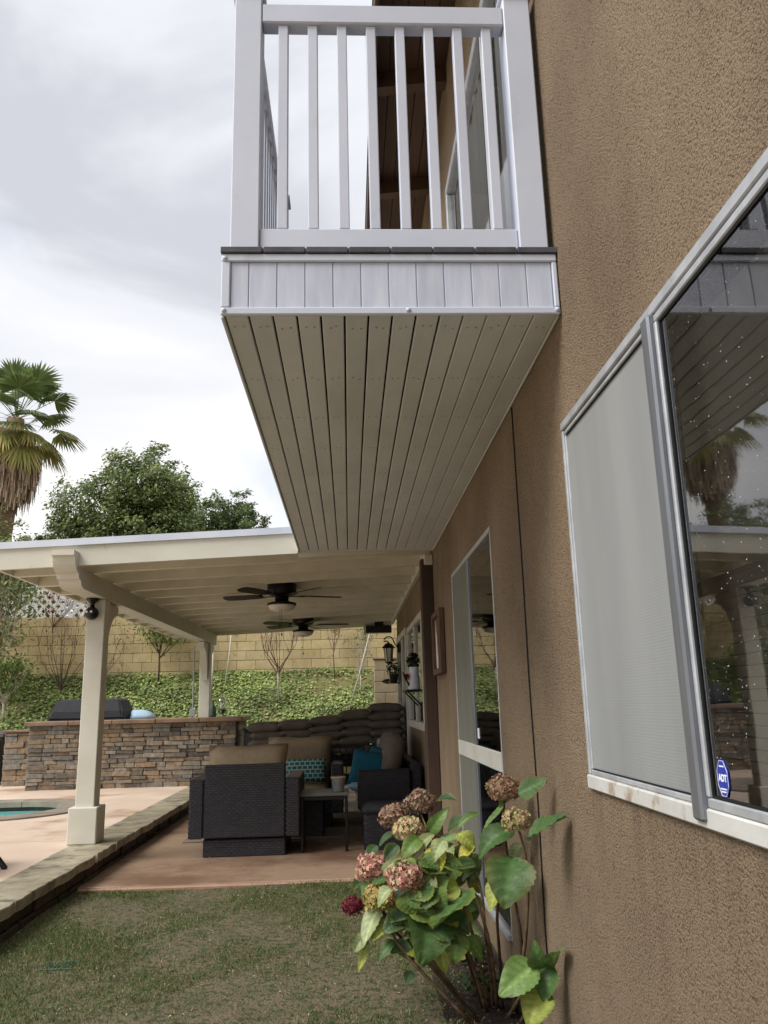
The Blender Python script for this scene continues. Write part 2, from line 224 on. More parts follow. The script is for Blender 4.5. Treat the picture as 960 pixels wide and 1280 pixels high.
def water():
    m, t, b = nodes_of('pool_water'); A = t.nodes.new; K = t.links.new
    b.inputs['Base Color'].default_value = s2l((120, 196, 190)) + (1,); b.inputs['Roughness'].default_value = .06; b.inputs['Specular IOR Level'].default_value = .5
    g = A('ShaderNodeNewGeometry'); n = A('ShaderNodeTexNoise'); n.inputs['Scale'].default_value = 7; n.inputs['Detail'].default_value = 3; K(g.outputs['Position'], n.inputs[0]); bp = A('ShaderNodeBump'); bp.inputs['Strength'].default_value = .25; bp.inputs['Distance'].default_value = .02; K(n.outputs['Fac'], bp.inputs['Height']); K(bp.outputs[0], b.inputs['Normal'])
water()
def pattern_fabric():
    m, t, b = nodes_of('teal_pattern'); A = t.nodes.new; K = t.links.new
    g = A('ShaderNodeTexCoord'); sp = A('ShaderNodeSeparateXYZ'); K(g.outputs['Object'], sp.inputs[0]); cb = A('ShaderNodeCombineXYZ'); K(sp.outputs[0], cb.inputs[0]); K(sp.outputs[1], cb.inputs[1])
    br = A('ShaderNodeTexBrick'); br.inputs['Scale'].default_value = 1; br.inputs['Brick Width'].default_value = .06; br.inputs['Row Height'].default_value = .045; br.inputs['Mortar Size'].default_value = .006; br.offset = .5
    br.inputs['Color1'].default_value = s2l((18, 104, 112)) + (1,); br.inputs['Color2'].default_value = s2l((22, 116, 120)) + (1,); br.inputs['Mortar'].default_value = s2l((176, 186, 170)) + (1,)
    K(cb.outputs[0], br.inputs[0]); K(br.outputs['Color'], b.inputs['Base Color']); b.inputs['Roughness'].default_value = .9
pattern_fabric()

# ------------------------------------------------------------------ geometry helpers
ORG = {}
class G:
    def __init__(s): s.v = []; s.f = []
    def add(s, vs_, fs): k = len(s.v); s.v += [tuple(p) for p in vs_]; s.f += [tuple(i + k for i in q) for q in fs]; return s
    def box(s, x0, x1, y0, y1, z0, z1, c=0, R=None, o=None):
        h = ((x1 - x0) / 2, (y1 - y0) / 2, (z1 - z0) / 2); m = ((x0 + x1) / 2, (y0 + y1) / 2, (z0 + z1) / 2)
        V, F = cbox(h, c)
        if R is not None: V = [tuple(R @ Vector(p)) for p in V]
        return s.add([(p[0] + m[0], p[1] + m[1], p[2] + m[2]) for p in V], F)
    def tube(s, pts, r, n=8, cap=True):
        pts = [Vector(p) for p in pts]; rs = r if isinstance(r, (list, tuple)) else [r] * len(pts); k = len(s.v)
        up = Vector((0, 0, 1)); prev = None
        for i, p in enumerate(pts):
            d = (pts[min(i + 1, len(pts) - 1)] - pts[max(i - 1, 0)]).normalized()
            a = prev if prev is not None else (up if abs(d.z) < .9 else Vector((1, 0, 0)))
            a = (a - d * a.dot(d)).normalized(); prev = a; b = d.cross(a)
            for j in range(n):
                t = 2 * math.pi * j / n; s.v.append(tuple(p + (a * math.cos(t) + b * math.sin(t)) * rs[i]))
        for i in range(len(pts) - 1):
            for j in range(n):
                s.f.append((k + i * n + j, k + i * n + (j + 1) % n, k + (i + 1) * n + (j + 1) % n, k + (i + 1) * n + j))
        if cap: s.f.append(tuple(k + j for j in range(n))[::-1]); s.f.append(tuple(k + (len(pts) - 1) * n + j for j in range(n)))
        return s
    def lathe(s, prof, c=(0, 0, 0), n=20):
        k = len(s.v)
        for r, z in prof:
            for j in range(n): t = 2 * math.pi * j / n; s.v.append((c[0] + r * math.cos(t), c[1] + r * math.sin(t), c[2] + z))
        for i in range(len(prof) - 1):
            for j in range(n): s.f.append((k + i * n + j, k + i * n + (j + 1) % n, k + (i + 1) * n + (j + 1) % n, k + (i + 1) * n + j))
        s.f.append(tuple(k + j for j in range(n))[::-1]); s.f.append(tuple(k + (len(prof) - 1) * n + j for j in range(n)))
        return s
    def prism(s, poly, lo, hi, axis='x'):
        """poly of 2-D points in the two other axes, extruded along axis"""
        mk = {'x': lambda a, b, t: (t, a, b), 'y': lambda a, b, t: (a, t, b), 'z': lambda a, b, t: (a, b, t)}[axis]; n = len(poly)
        V = [mk(a, b, lo) for a, b in poly] + [mk(a, b, hi) for a, b in poly]
        F = [tuple(range(n))[::-1], tuple(range(n, 2 * n))] + [(i, (i + 1) % n, (i + 1) % n + n, i + n) for i in range(n)]
        return s.add(V, F)
def cbox(h, c=0):
    if c <= 0:
        V = [(sx * h[0], sy * h[1], sz * h[2]) for sz in (-1, 1) for sy in (-1, 1) for sx in (-1, 1)]
        return V, [(0, 2, 3, 1), (4, 5, 7, 6), (0, 1, 5, 4), (2, 6, 7, 3), (0, 4, 6, 2), (1, 3, 7, 5)]
    c = min(c, .45 * min(h) * 2); V = []; ix = {}
    for sx in (-1, 1):
        for sy in (-1, 1):
            for sz in (-1, 1):
                for a in range(3):
                    p = [sx * (h[0] - c), sy * (h[1] - c), sz * (h[2] - c)]; p[a] = (sx, sy, sz)[a] * h[a]; ix[sx, sy, sz, a] = len(V); V.append(tuple(p))
    F = []
    for a in range(3):
        b, d = (a + 1) % 3, (a + 2) % 3
        for s_ in (-1, 1):
            q = []
            for (u, w_) in ((-1, -1), (1, -1), (1, 1), (-1, 1)):
                k = [0, 0, 0]; k[a] = s_; k[b] = u; k[d] = w_; q.append(ix[(*k, a)])
            F.append(tuple(q if s_ > 0 else q[::-1]))
        for u in (-1, 1):
            for w_ in (-1, 1):
                k0 = [0, 0, 0]; k0[a] = -1; k0[b] = u; k0[d] = w_; k1 = list(k0); k1[a] = 1
                q = [ix[(*k0, b)], ix[(*k1, b)], ix[(*k1, d)], ix[(*k0, d)]]; F.append(tuple(q if u * w_ < 0 else q[::-1]))
    for sx in (-1, 1):
        for sy in (-1, 1):
            for sz in (-1, 1):
                q = [ix[sx, sy, sz, a] for a in range(3)]; F.append(tuple(q if sx * sy * sz > 0 else q[::-1]))
    return V, F
def org(o): return ORG.get(o.name, Vector((0, 0, 0)))
def place(o, parent, origin):
    COL.objects.link(o); ORG[o.name] = Vector(origin)
    if parent is not None: o.parent = parent; o.location = Vector(origin) - org(parent)
    else: o.location = origin
    return o
def props(o, label=None, cat=None, group=None, kind=None):
    if label: o['label'] = label
    if cat: o['category'] = cat
    if group: o['group'] = group
    if kind: o['kind'] = kind
    return o
def ob(name, g, m, parent=None, smooth=False, origin=None, fix=True):
    V = np.array(g.v, float)
    if origin is None: mn, mx_ = V.min(0), V.max(0); origin = ((mn[0] + mx_[0]) / 2, (mn[1] + mx_[1]) / 2, mn[2])
    me = bpy.data.meshes.new(name); me.from_pydata([tuple(p) for p in V - np.array(origin)], [], g.f); me.update()
    if fix:
        import bmesh
        bm = bmesh.new(); bm.from_mesh(me); bmesh.ops.recalc_face_normals(bm, faces=bm.faces); bm.to_mesh(me); bm.free()
    me.materials.append(MATS[m])
    if smooth: me.polygons.foreach_set('use_smooth', [True] * len(me.polygons))
    return place(bpy.data.objects.new(name, me), parent, origin)
def piece(name, me, parent, loc, scale=(1, 1, 1), rot=(0, 0, 0)):
    o = bpy.data.objects.new(name, me); place(o, parent, loc); o.scale = scale; o.rotation_euler = rot; return o
def thing(name, label, cat, loc=(0, 0, 0), group=None):
    return props(place(bpy.data.objects.new(name, None), None, loc), label, cat, group)
def npmesh(name, P, m, cols=None, smooth=False):
    """P: (n, k, 3) polygons of k corners each; cols (n,3) linear colour per polygon"""
    n, k, _ = P.shape; me = bpy.data.meshes.new(name)
    me.vertices.add(n * k); me.vertices.foreach_set('co', P.reshape(-1).astype(np.float32))
    me.loops.add(n * k); me.loops.foreach_set('vertex_index', np.arange(n * k, dtype=np.int32))
    me.polygons.add(n); me.polygons.foreach_set('loop_start', np.arange(0, n * k, k, dtype=np.int32)); me.polygons.foreach_set('loop_total', np.full(n, k, np.int32))
    me.update(calc_edges=True)
    if cols is not None:
        a = me.attributes.new('col', 'FLOAT_COLOR', 'POINT'); c = np.ones((n, k, 4), np.float32); c[:, :, :3] = cols[:, None, :]; a.data.foreach_set('color', c.reshape(-1))
    me.materials.append(MATS[m]); return me
def npobj(name, P, m, parent=None, cols=None, origin=(0, 0, 0)):
    return place(bpy.data.objects.new(name, npmesh(name, P - np.array(origin), m, cols)), parent, origin)
def unit(v): return v / np.maximum(np.linalg.norm(v, axis=-1, keepdims=True), 1e-9)
def leafquads(C, Nn, size, asp=.55, rg=rng):
    """leaf-shaped quads (rhombus) at centres C, normals Nn, sizes array"""
    n = len(C); a = unit(np.cross(Nn, rg.normal(size=(n, 3)))); b = np.cross(Nn, a); s = np.asarray(size)[:, None] * np.ones((n, 1))
    return np.stack([C - a * s * .5, C + b * s * asp * .5 - a * s * .05, C + a * s * .5, C - b * s * asp * .5 - a * s * .05], 1)
def lin(c): return np.array(s2l(c))
def mixcols(n, cols, wts, jit=.18, rg=rng):
    cs = np.array([lin(c) for c in cols]); k = rg.choice(len(cols), n, p=np.array(wts) / sum(wts)); return cs[k] * rg.uniform(1 - jit, 1 + jit, (n, 1))
def copy_thing(o, loc, rz=None, label=None):
    c = o.copy(); COL.objects.link(c); ORG[c.name] = Vector(loc); c.location = loc
    if rz is not None: c.rotation_euler.z = rz
    if label: c['label'] = label
    for ch in list(o.children):
        d = ch.copy(); COL.objects.link(d); d.parent = c
        for gch in list(ch.children): e_ = gch.copy(); COL.objects.link(e_); e_.parent = d
    return c
XW = .77
# ================================================================== ground and paving
def sheet(name, pts, m, z=None, kind='structure', parent=None):
    g = G(); g.add([(p[0], p[1], p[2] if len(p) > 2 else z) for p in pts], [tuple(range(len(pts)))]); o = ob(name, g, m, parent, origin=(0, 0, 0)); return props(o, kind=kind) if kind else o
sheet('ground', [(-600, -600), (600, -600), (600, 900), (-600, 900)], 'dry_terrain', -.06)
# lawn with a slightly uneven surface
def heightsheet(name, x0, x1, y0, y1, nx, ny, fz, m):
    g = G(); V = [(x0 + (x1 - x0) * i / nx, y0 + (y1 - y0) * j / ny) for j in range(ny + 1) for i in range(nx + 1)]
    g.add([(x, y, fz(x, y)) for x, y in V], [(j * (nx + 1) + i, j * (nx + 1) + i + 1, (j + 1) * (nx + 1) + i + 1, (j + 1) * (nx + 1) + i) for j in range(ny) for i in range(nx)])
    return props(ob(name, g, m, smooth=True, origin=(0, 0, 0)), kind='structure')
def lawn_z(x, y): return .006 * math.sin(3.1 * x + 1.3 * y) + .005 * math.sin(5.7 * y - 2.2 * x) - .004
heightsheet('lawn', -2.16, .40, -6, 6.86, 30, 90, lawn_z, 'lawn_soil')
heightsheet('soil_bed', .40, .80, -6, 6.86, 6, 90, lambda x, y: lawn_z(x, y) + .012 * math.sin(9 * y) * (x - .4) + .05 * max(0, (x - .5)) * (1 + .5 * math.sin(4 * y)), 'soil')
pf = ob('patio_floor', G().box(-2.15, .80, 6.86, 14.6, -.1, .018, .006), 'patio_concrete', origin=(0, 0, 0)); props(pf, kind='structure')
props(ob('patio_edge', G().box(-2.13, .70, 6.80, 6.857, -.1, .012, .006), 'deck_edge', origin=(0, 0, 0)), kind='structure')

# raised pool deck with an opening for the pool
def capsule(xa, xb, yc, r, n=28):
    P = [(xb + r * math.cos(t), yc + r * math.sin(t)) for t in np.linspace(-math.pi / 2, math.pi / 2, n)]
    return P + [(xa + r * math.cos(t), yc + r * math.sin(t)) for t in np.linspace(math.pi / 2, 3 * math.pi / 2, n)]
PX0, PX1, PY, PR = -9.0, -4.35, 10.65, .78
hole = capsule(PX0, PX1, PY, PR)
rim = capsule(PX0, PX1, PY, PR + .36)
def ring(a, b, z, g):
    n = len(a); g.add([(x, y, z) for x, y in a] + [(x, y, z) for x, y in b], [(i, (i + 1) % n, n + (i + 1) % n, n + i) for i in range(n)])
def onrect(x, y, x0, x1, y0, y1, cx, cy):
    dx, dy = x - cx, y - cy; t = min([abs(((x1 if dx > 0 else x0) - cx) / dx) if abs(dx) > 1e-9 else 1e9, abs(((y1 if dy > 0 else y0) - cy) / dy) if abs(dy) > 1e-9 else 1e9]); return cx + dx * t, cy + dy * t
g = G(); cx_, cy_ = (PX0 + PX1) / 2, PY
rx0, rx1, ry0, ry1 = cx_ - 3.9, cx_ + 3.9, PY - 1.5, PY + 1.5
outer = [onrect(x, y, rx0, rx1, ry0, ry1, cx_, cy_) for x, y in rim]; ring(rim, outer, .196, g)
for cxr, cyr in ((rx0, ry0), (rx1, ry0), (rx1, ry1), (rx0, ry1)):      # square off the corners
    best = None
    for i in range(len(outer)):
        a, b = outer[i], outer[(i + 1) % len(outer)]
        if (abs(a[0] - cxr) < 1e-6 and abs(b[1] - cyr) < 1e-6) or (abs(a[1] - cyr) < 1e-6 and abs(b[0] - cxr) < 1e-6): best = (a, b)
    if best: g.add([(*best[0], .196), (*best[1], .196), (cxr, cyr, .196)], [(0, 1, 2)])
for a_, b_, c_, d_ in ((-16, -2.49, -6, 4.9), (-16, -2.49, 4.908, 8.05), (-16, -2.49, 8.058, ry0), (-16, -2.49, ry1, 14.5), (-16, rx0, ry0, ry1), (rx1, -2.49, ry0, ry1)): g.add([(a_, c_, .196), (b_, c_, .196), (b_, d_, .196), (a_, d_, .196)], [(0, 1, 2, 3)])
props(ob('pool_deck', g, 'deck_concrete', origin=(0, 0, 0)), kind='structure')
props(ob('deck_mass', G().box(-16, -2.5, -6, 9.4, -.05, .17).box(-16, -2.5, 12, 14.5, -.05, .17).box(-3.1, -2.5, 9.4, 12, -.05, .17), 'deck_concrete', origin=(0, 0, 0)), kind='structure')
pool = thing('swimming_pool', 'turquoise swimming pool with rounded end set into pink deck', 'pool', (cx_, cy_, 0))
g = G(); ring([(x, y) for x, y in hole], [(x, y) for x, y in capsule(PX0, PX1, PY, PR + .03)], .200, g); n_ = len(hole)
g.add([(x, y, .2) for x, y in hole] + [(x, y, -.9) for x, y in hole], [(i, (i + 1) % n_, n_ + (i + 1) % n_, n_ + i) for i in range(n_)]); ob('tile_band', g, 'pool_tile', pool)
g = G(); g.add([(x, y, -.89) for x, y in hole], [tuple(range(n_))]); ob('pool_bottom', g, 'pool_plaster', pool)
g = G(); inn = capsule(PX0, PX1, PY, PR - .006); g.add([(x, y, .10) for x, y in inn], [tuple(range(n_))]); ob('water', g, 'pool_water', pool)
A_ = capsule(PX0, PX1, PY, PR - .03); B_ = capsule(PX0, PX1, PY, PR + .355); i = 0
while i < len(A_):                                                      # coping stones round the rim
    j = min(i + (4 if i not in (27, 55) else 1), len(A_)); ia = [k % len(A_) for k in range(i, j + 1)]
    if i in (24, 52):
        j = i + 3; ia = [k % len(A_) for k in range(i, j + 1)]
    if math.dist(A_[ia[0]], A_[ia[-1]]) > 2:                             # the straight sides
        a0, a1, b0, b1 = A_[ia[0]], A_[ia[-1]], B_[ia[0]], B_[ia[-1]]
        for q in range(8):
            L_ = lambda p, r_, u: (p[0] + (r_[0] - p[0]) * u, p[1] + (r_[1] - p[1]) * u); u0, u1 = q / 8 + .002, (q + 1) / 8 - .002
            ob('coping_stone', G().prism([L_(a0, a1, u0), L_(a0, a1, u1), L_(b0, b1, u1), L_(b0, b1, u0)], .15, .214, 'z'), 'coping', pool)
    else:
        ob('coping_stone', G().prism([A_[k] for k in ia] + [B_[k] for k in ia[::-1]], .15, .214, 'z'), 'coping', pool)
    i = j

# stone kerb between lawn and deck
kerb = thing('stone_kerb', 'low kerb of flagstone caps over dark stacked stone beside the lawn', 'kerb', (-2.3, 6, 0))
ob('core', G().box(-2.50, -2.175, -5, 14.4, -.08, .135), 'mortar_dark', kerb)
y = 1.2
while y < 14.2:
    L_ = random.uniform(.55, 1.05); g = G(); n_ = 8
    r_ = [(-2.115 + random.uniform(-.011, .011), y + .006 + (L_ - .012) * k / n_) for k in range(n_ + 1)]
    l_ = [(-2.50 + random.uniform(-.006, .006), y + .006 + (L_ - .012) * k / 3) for k in range(4)]
    P_ = r_ + l_[::-1]; zt = .2 + random.uniform(-.003, .003)
    g.prism(P_, .135, zt - .008, 'z'); ctr = (-2.31, y + L_ / 2)
    g2 = [(ctr[0] + (x - ctr[0]) * .975, ctr[1] + (q - ctr[1]) * .992) for x, q in P_]; k0 = len(g.v); n2_ = len(P_)
    g.add([(x, q, zt) for x, q in g2], [tuple(range(n2_))]); g.f += [(n2_ + a, n2_ + (a + 1) % n2_, k0 + (a + 1) % n2_, k0 + a) for a in range(n2_)]; g.f.pop(1)
    ob('cap_stone', g, 'flagstone', kerb, fix=True); y += L_
for row in range(2):
    y = 2.5 + random.uniform(0, .2)
    while y < 13.6:
        L_ = random.uniform(.16, .42); d = random.uniform(0, .022)
        ob('riser_stone', G().box(-2.22, -2.172 + d + .012, y, y + L_ - .012, -.03 + row * .083, .045 + row * .083 + random.uniform(-.008, .004), .009), 'riser_stone', kerb); y += L_

# hillside behind the patio
def hill_z(x, y):
    t = min(max((y - 14.5) / 2.9, 0), 1); return .19 + 1.85 * (t ** .85) + .05 * math.sin(1.7 * x + y) * math.sin(math.pi * t) - .0 * x
heightsheet('hillside', -24, 4.5, 14.45, 17.6, 80, 16, hill_z, 'earth')
def upper_z(x, y): return 2.2 + .05 * (y - 17.6) + .5 * math.sin(x * .06) * min(1, (y - 17.6) / 8)
heightsheet('upper_terrain', -60, 40, 17.75, 90, 40, 30, upper_z, 'dry_terrain')

# ================================================================== house
house = thing('house', 'two storey house wall in rough tan stucco with brown eaves', 'house', (XW, 0, 0))
OPEN = [(.30, 2.661, 1.075, 2.304), (4.20, 5.85, .22, 2.275), (8.35, 10.45, 1.08, 2.30), (10.62, 12.55, .03, 2.34), (2.72, 5.12, 2.95, 5.0)]
def wall_face(y0, y1, z0, z1, opens, depth=.16):
    ys = sorted({y0, y1} | {v for o in opens for v in o[:2]}); zs = sorted({z0, z1} | {v for o in opens for v in o[2:]}); g = G()
    for i in range(len(ys) - 1):
        for j in range(len(zs) - 1):
            ym, zm = (ys[i] + ys[i + 1]) / 2, (zs[j] + zs[j + 1]) / 2
            if any(o[0] < ym < o[1] and o[2] < zm < o[3] for o in opens): continue
            g.add([(XW, ys[i], zs[j]), (XW, ys[i + 1], zs[j]), (XW, ys[i + 1], zs[j + 1]), (XW, ys[i], zs[j + 1])], [(0, 3, 2, 1)])
    for a, b, c, d in opens:
        q = [(a, c), (b, c), (b, d), (a, d)]
        for k in range(4):
            (p0, q0), (p1, q1) = q[k], q[(k + 1) % 4]; g.add([(XW, p0, q0), (XW, p1, q1), (XW + depth, p1, q1), (XW + depth, p0, q0)], [(0, 1, 2, 3)])
    g.add([(XW, y1, z0), (XW + 6, y1, z0), (XW + 6, y1, z1), (XW, y1, z1)], [(0, 1, 2, 3)])
    g.add([(XW, y0, z0), (XW + 6, y0, z0), (XW + 6, y0, z1), (XW, y0, z1)], [(3, 2, 1, 0)])
    return g
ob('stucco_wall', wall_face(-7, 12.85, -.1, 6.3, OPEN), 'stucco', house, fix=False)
g = G()
for a, b, c, d, dep in ((-.2, 3.2, .02, 2.58, 2.2), (3.8, 6.3, .02, 2.58, 2.0), (7.9, 12.7, .02, 2.58, 3.0), (2.3, 5.6, 2.9, 5.4, 2.2)):   # rooms behind the windows
    x0, x1 = XW + .155, XW + dep; x0 += .002
    g.add([(x1, a, c), (x1, b, c), (x1, b, d), (x1, a, d), (x0, a, c), (x0, b, c), (x0, b, d), (x0, a, d)], [(0, 1, 2, 3), (4, 0, 3, 7), (1, 5, 6, 2), (4, 5, 1, 0), (3, 2, 6, 7)])
ob('room_interior', g, 'interior', house)
ob('wall_base_strip', G().box(XW - .012, XW - .001, 3.9, 6.7, -.06, .05, .003), 'mortar_dark', house)
# roof eave: sloping sheathing boards over rafter tails
eave = ob('eave_fascia', G().box(.222, .252, -7, 13.2, 5.66, 5.88, .006), 'eave_brown', house)
def ez(x): return 5.82 + (x - .25) * .12
for k in range(5):
    xa, xb = .2525 + k * .104, .2525 + (k + 1) * .104 - .006
    ob('eave_board', G().add([(xa, -7, ez(xa)), (xb, -7, ez(xb)), (xb, 13.2, ez(xb)), (xa, 13.2, ez(xa)), (xa, -7, ez(xa) + .03), (xb, -7, ez(xb) + .03), (xb, 13.2, ez(xb) + .03), (xa, 13.2, ez(xa) + .03)], cbox((1, 1, 1))[1] and [(0, 1, 2, 3), (4, 7, 6, 5), (0, 4, 5, 1), (1, 5, 6, 2), (2, 6, 7, 3), (3, 7, 4, 0)]), 'eave_brown', eave)
for k in range(-5, 7):
    yk = 4.9 + 1.25 * k; ob('rafter_tail', G().prism([(.2535, ez(.25) - .13), (XW - .004, ez(XW) - .13), (XW - .004, ez(XW) - .003), (.2535, ez(.25) - .003)], yk, yk + .09, 'y'), 'eave_brown', eave)
ob('roof_surface', G().add([(.215, -7.2, 5.885), (.215, 13.4, 5.885), (6, 13.4, 8.9), (6, -7.2, 8.9)], [(0, 1, 2, 3)]), 'dark_brown_paint', house)

def bars(parent, name, m, lst, c=.003):
    for (x0, x1, y0, y1, z0, z1) in lst: ob(name, G().box(x0, x1, y0, y1, z0, z1, c), m, parent)
# near sliding window (aluminium, screen on the far half)
win = ob('sliding_window', G().box(XW - .014, XW + .05, .30, 2.661, 1.075, 1.118, .004), 'weathered_white', house)
bars(win, 'outer_frame', 'aluminium', [(XW - .010, XW + .05, .30, 2.661, 2.274, 2.304), (XW - .008, XW + .05, 2.642, 2.661, 1.119, 2.273), (XW - .008, XW + .05, .30, .335, 1.119, 2.273)], .003)
win['label'] = 'large near window with a weathered white sill frame'
bars(win, 'stile', 'stile_grey', [(XW - .026, XW + .035, 1.775, 1.825, 1.09, 2.272)], .006)
bars(win, 'sash_rail', 'aluminium', [(XW - .006, XW + .03, 1.826, 2.632, 1.119, 1.134), (XW - .006, XW + .03, 1.826, 2.632, 2.252, 2.267), (XW - .004, XW + .03, 2.627, 2.641, 1.135, 2.251), (XW - .010, XW + .03, .336, 1.7745, 1.119, 1.140), (XW - .010, XW + .03, .336, 1.7745, 2.246, 2.267)])
bars(win, 'sash_edge', 'aluminium', [(XW - .012, XW + .02, 1.760, 1.7745, 1.141, 2.2455)])
bars(win, 'gasket', 'rubber', [(XW - .005, XW + .012, .34, 1.7585, 1.1405, 1.146), (XW - .005, XW + .012, .34, 1.7585, 2.2395, 2.2455), (XW - .005, XW + .012, 1.752, 1.7592, 1.146, 2.239), (XW - .004, XW + .010, 1.827, 2.617, 2.2475, 2.2515), (XW - .004, XW + .010, 1.827, 2.617, 1.1345, 1.138)], 0)
ob('window_screen', G().add([(XW + .002, 1.826, 1.137), (XW + .002, 2.628, 1.137), (XW + .002, 2.628, 2.25), (XW + .002, 1.826, 2.25)], [(0, 3, 2, 1)]), 'insect_screen', win, fix=False)
ob('glass_pane', G().add([(XW - .001, .336, 1.142), (XW - .001, 1.756, 1.142), (XW - .001, 1.756, 2.244), (XW - .001, .336, 2.244)], [(0, 3, 2, 1)]), 'window_glass', win, fix=False)
slat_me = None
for k in range(44):
    z = 1.15 + k * .025
    if slat_me is None: o = ob('blind_slat', G().box(XW + .075, XW + .099, .32, 2.64, z, z + .0015), 'blind_slat', win); o.rotation_euler.y = math.radians(62); slat_me = o.data; p0 = o.location.copy(); r0 = o.rotation_euler.copy()
    else: o = bpy.data.objects.new('blind_slat', slat_me); COL.objects.link(o); o.parent = win; o.location = p0 + Vector((0, 0, k * .025)); o.rotation_euler = r0
drops = G()
for k in range(700):
    dy, dz = random.uniform(.9, 1.74), random.uniform(1.2, 2.22); rr = random.choice([.0005, .0006, .0007, .0009, .0013])
    V = [(XW + .0075, dy, dz), (XW + .0075 - .0006, dy, dz)]; n_ = 6
    drops.add([(XW - .0012, dy + rr * math.cos(t), dz + rr * 1.25 * math.sin(t)) for t in np.linspace(0, 2 * math.pi, n_, endpoint=False)] + [(XW - .0012 - rr * .8, dy, dz - rr * .2)], [(i, (i + 1) % n_, n_) for i in range(n_)])
props(ob('rain_drops', drops, 'rain_drop', win), kind='stuff')
# octagonal alarm sticker with its lettering
SY, SZ, SR = 1.702, 1.185, .036
def text_mesh(body, size, y, z, x, parent, m='white_print_glint', extr=.0002, bold=0, name='lettering'):
    cu = bpy.data.curves.new('t', 'FONT'); cu.body = body; cu.size = size; cu.align_x = 'CENTER'; cu.align_y = 'CENTER'; cu.extrude = extr; cu.offset = bold; cu.space_character = .92
    to = bpy.data.objects.new('t', cu); COL.objects.link(to); dg = bpy.context.evaluated_depsgraph_get(); me = bpy.data.meshes.new_from_object(to.evaluated_get(dg)); bpy.data.objects.remove(to)
    me.materials.clear(); me.materials.append(MATS[m]); o = bpy.data.objects.new(name, me); place(o, parent, (x, y, z)); o.rotation_euler = (math.radians(90), 0, math.radians(-90)); return o
st = ob('alarm_sticker', G().prism([(SY + SR * .72 * math.cos(t) * 1.05, SZ + SR * math.sin(t) * 1.12) for t in [math.pi / 8 + k * math.pi / 4 for k in range(8)]], XW - .0035, XW - .002, 'x'), 'blue_sticker', win)
st['label'] = 'small blue octagonal sticker with white ADT letters on the glass'
text_mesh('ADT', .0195, SY, SZ, XW - .0038, st, bold=.0008)
for dz, wd in ((.024, .021), (-.021, .027), (-.0265, .022)):
    ob('print_line', G().box(XW - .0042, XW - .0037, SY - wd / 2, SY + wd / 2, SZ + dz - .0014, SZ + dz + .0014), 'white_print_glint', st)
o_ = [(SY + SR * .66 * math.cos(t) * 1.05, SZ + SR * .93 * math.sin(t) * 1.12) for t in [math.pi / 8 + k * math.pi / 4 for k in range(9)]]
for k in range(8): ob('border_line', G().tube([(XW - .0038, *o_[k]), (XW - .0038, *o_[k + 1])], .0005, 4), 'white_print_glint', st)

# second window with lower lights
W2 = ob('tall_window', G().box(XW - .006, XW + .05, 4.20, 5.85, 2.245, 2.275, .003).box(XW - .003, XW + .05, 4.20, 4.214, .222, 2.244, .002).box(XW - .005, XW + .05, 5.83, 5.85, .222, 2.244, .002), 'aluminium', house)
bars(W2, 'mullion', 'stile_grey', [(XW - .009, XW + .035, 5.02, 5.075, 1.10, 2.244), (XW - .009, XW + .035, 5.02, 5.075, .252, 1.00)], .003)
bars(W2, 'transom', 'white_frame', [(XW - .010, XW + .04, 4.215, 5.829, 1.001, 1.099)], .004)
bars(W2, 'window_sill', 'aluminium', [(XW - .02, XW + .05, 4.215, 5.829, .222, .251)])
for z0, z1 in ((1.10, 2.244), (.252, 1.0)):
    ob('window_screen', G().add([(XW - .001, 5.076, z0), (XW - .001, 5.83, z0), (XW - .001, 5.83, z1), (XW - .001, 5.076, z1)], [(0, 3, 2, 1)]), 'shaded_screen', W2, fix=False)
    ob('glass_pane', G().add([(XW - .001, 4.215, z0), (XW - .001, 5.019, z0), (XW - .001, 5.019, z1), (XW - .001, 4.215, z1)], [(0, 3, 2, 1)]), 'window_glass', W2, fix=False)
ob('window_tag', G().box(XW - .004, XW - .002, 4.90, 4.955, 1.14, 1.20), 'white_print_glint', W2)
# patio window and door under the cover
PW = ob('patio_window', G().box(XW - .02, XW + .05, 8.35, 10.45, 2.23, 2.30, .005).box(XW - .03, XW + .05, 8.35, 10.45, 1.08, 1.16, .005).box(XW - .02, XW + .05, 8.35, 8.42, 1.161, 2.229, .005).box(XW - .02, XW + .05, 10.38, 10.45, 1.161, 2.229, .005), 'white_frame', house)
bars(PW, 'mullion', 'white_frame', [(XW - .015, XW + .04, 9.36, 9.43, 1.161, 2.229)])
for a, b in ((8.421, 9.359), (9.431, 10.379)):
    ob('glass_pane', G().add([(XW + .01, a, 1.161), (XW + .01, b, 1.161), (XW + .01, b, 2.229), (XW + .01, a, 2.229)], [(0, 3, 2, 1)]), 'window_glass', PW, fix=False)
PD = ob('patio_door', G().box(XW - .03, XW + .05, 10.62, 12.55, 2.26, 2.34, .005).box(XW - .03, XW + .05, 10.62, 10.72, .03, 2.259, .005).box(XW - .03, XW + .05, 12.45, 12.55, .03, 2.259, .005), 'white_frame', house)
bars(PD, 'stile', 'white_frame', [(XW - .02, XW + .03, 11.52, 11.64, .05, 2.259)])
bars(PD, 'threshold', 'aluminium', [(XW - .05, XW + .05, 10.721, 12.449, .02, .049)])
for a, b in ((10.721, 11.519), (11.641, 12.449)):
    ob('glass_pane', G().add([(XW + .01, a, .05), (XW + .01, b, .05), (XW + .01, b, 2.259), (XW + .01, a, 2.259)], [(0, 3, 2, 1)]), 'window_glass', PD, fix=False)
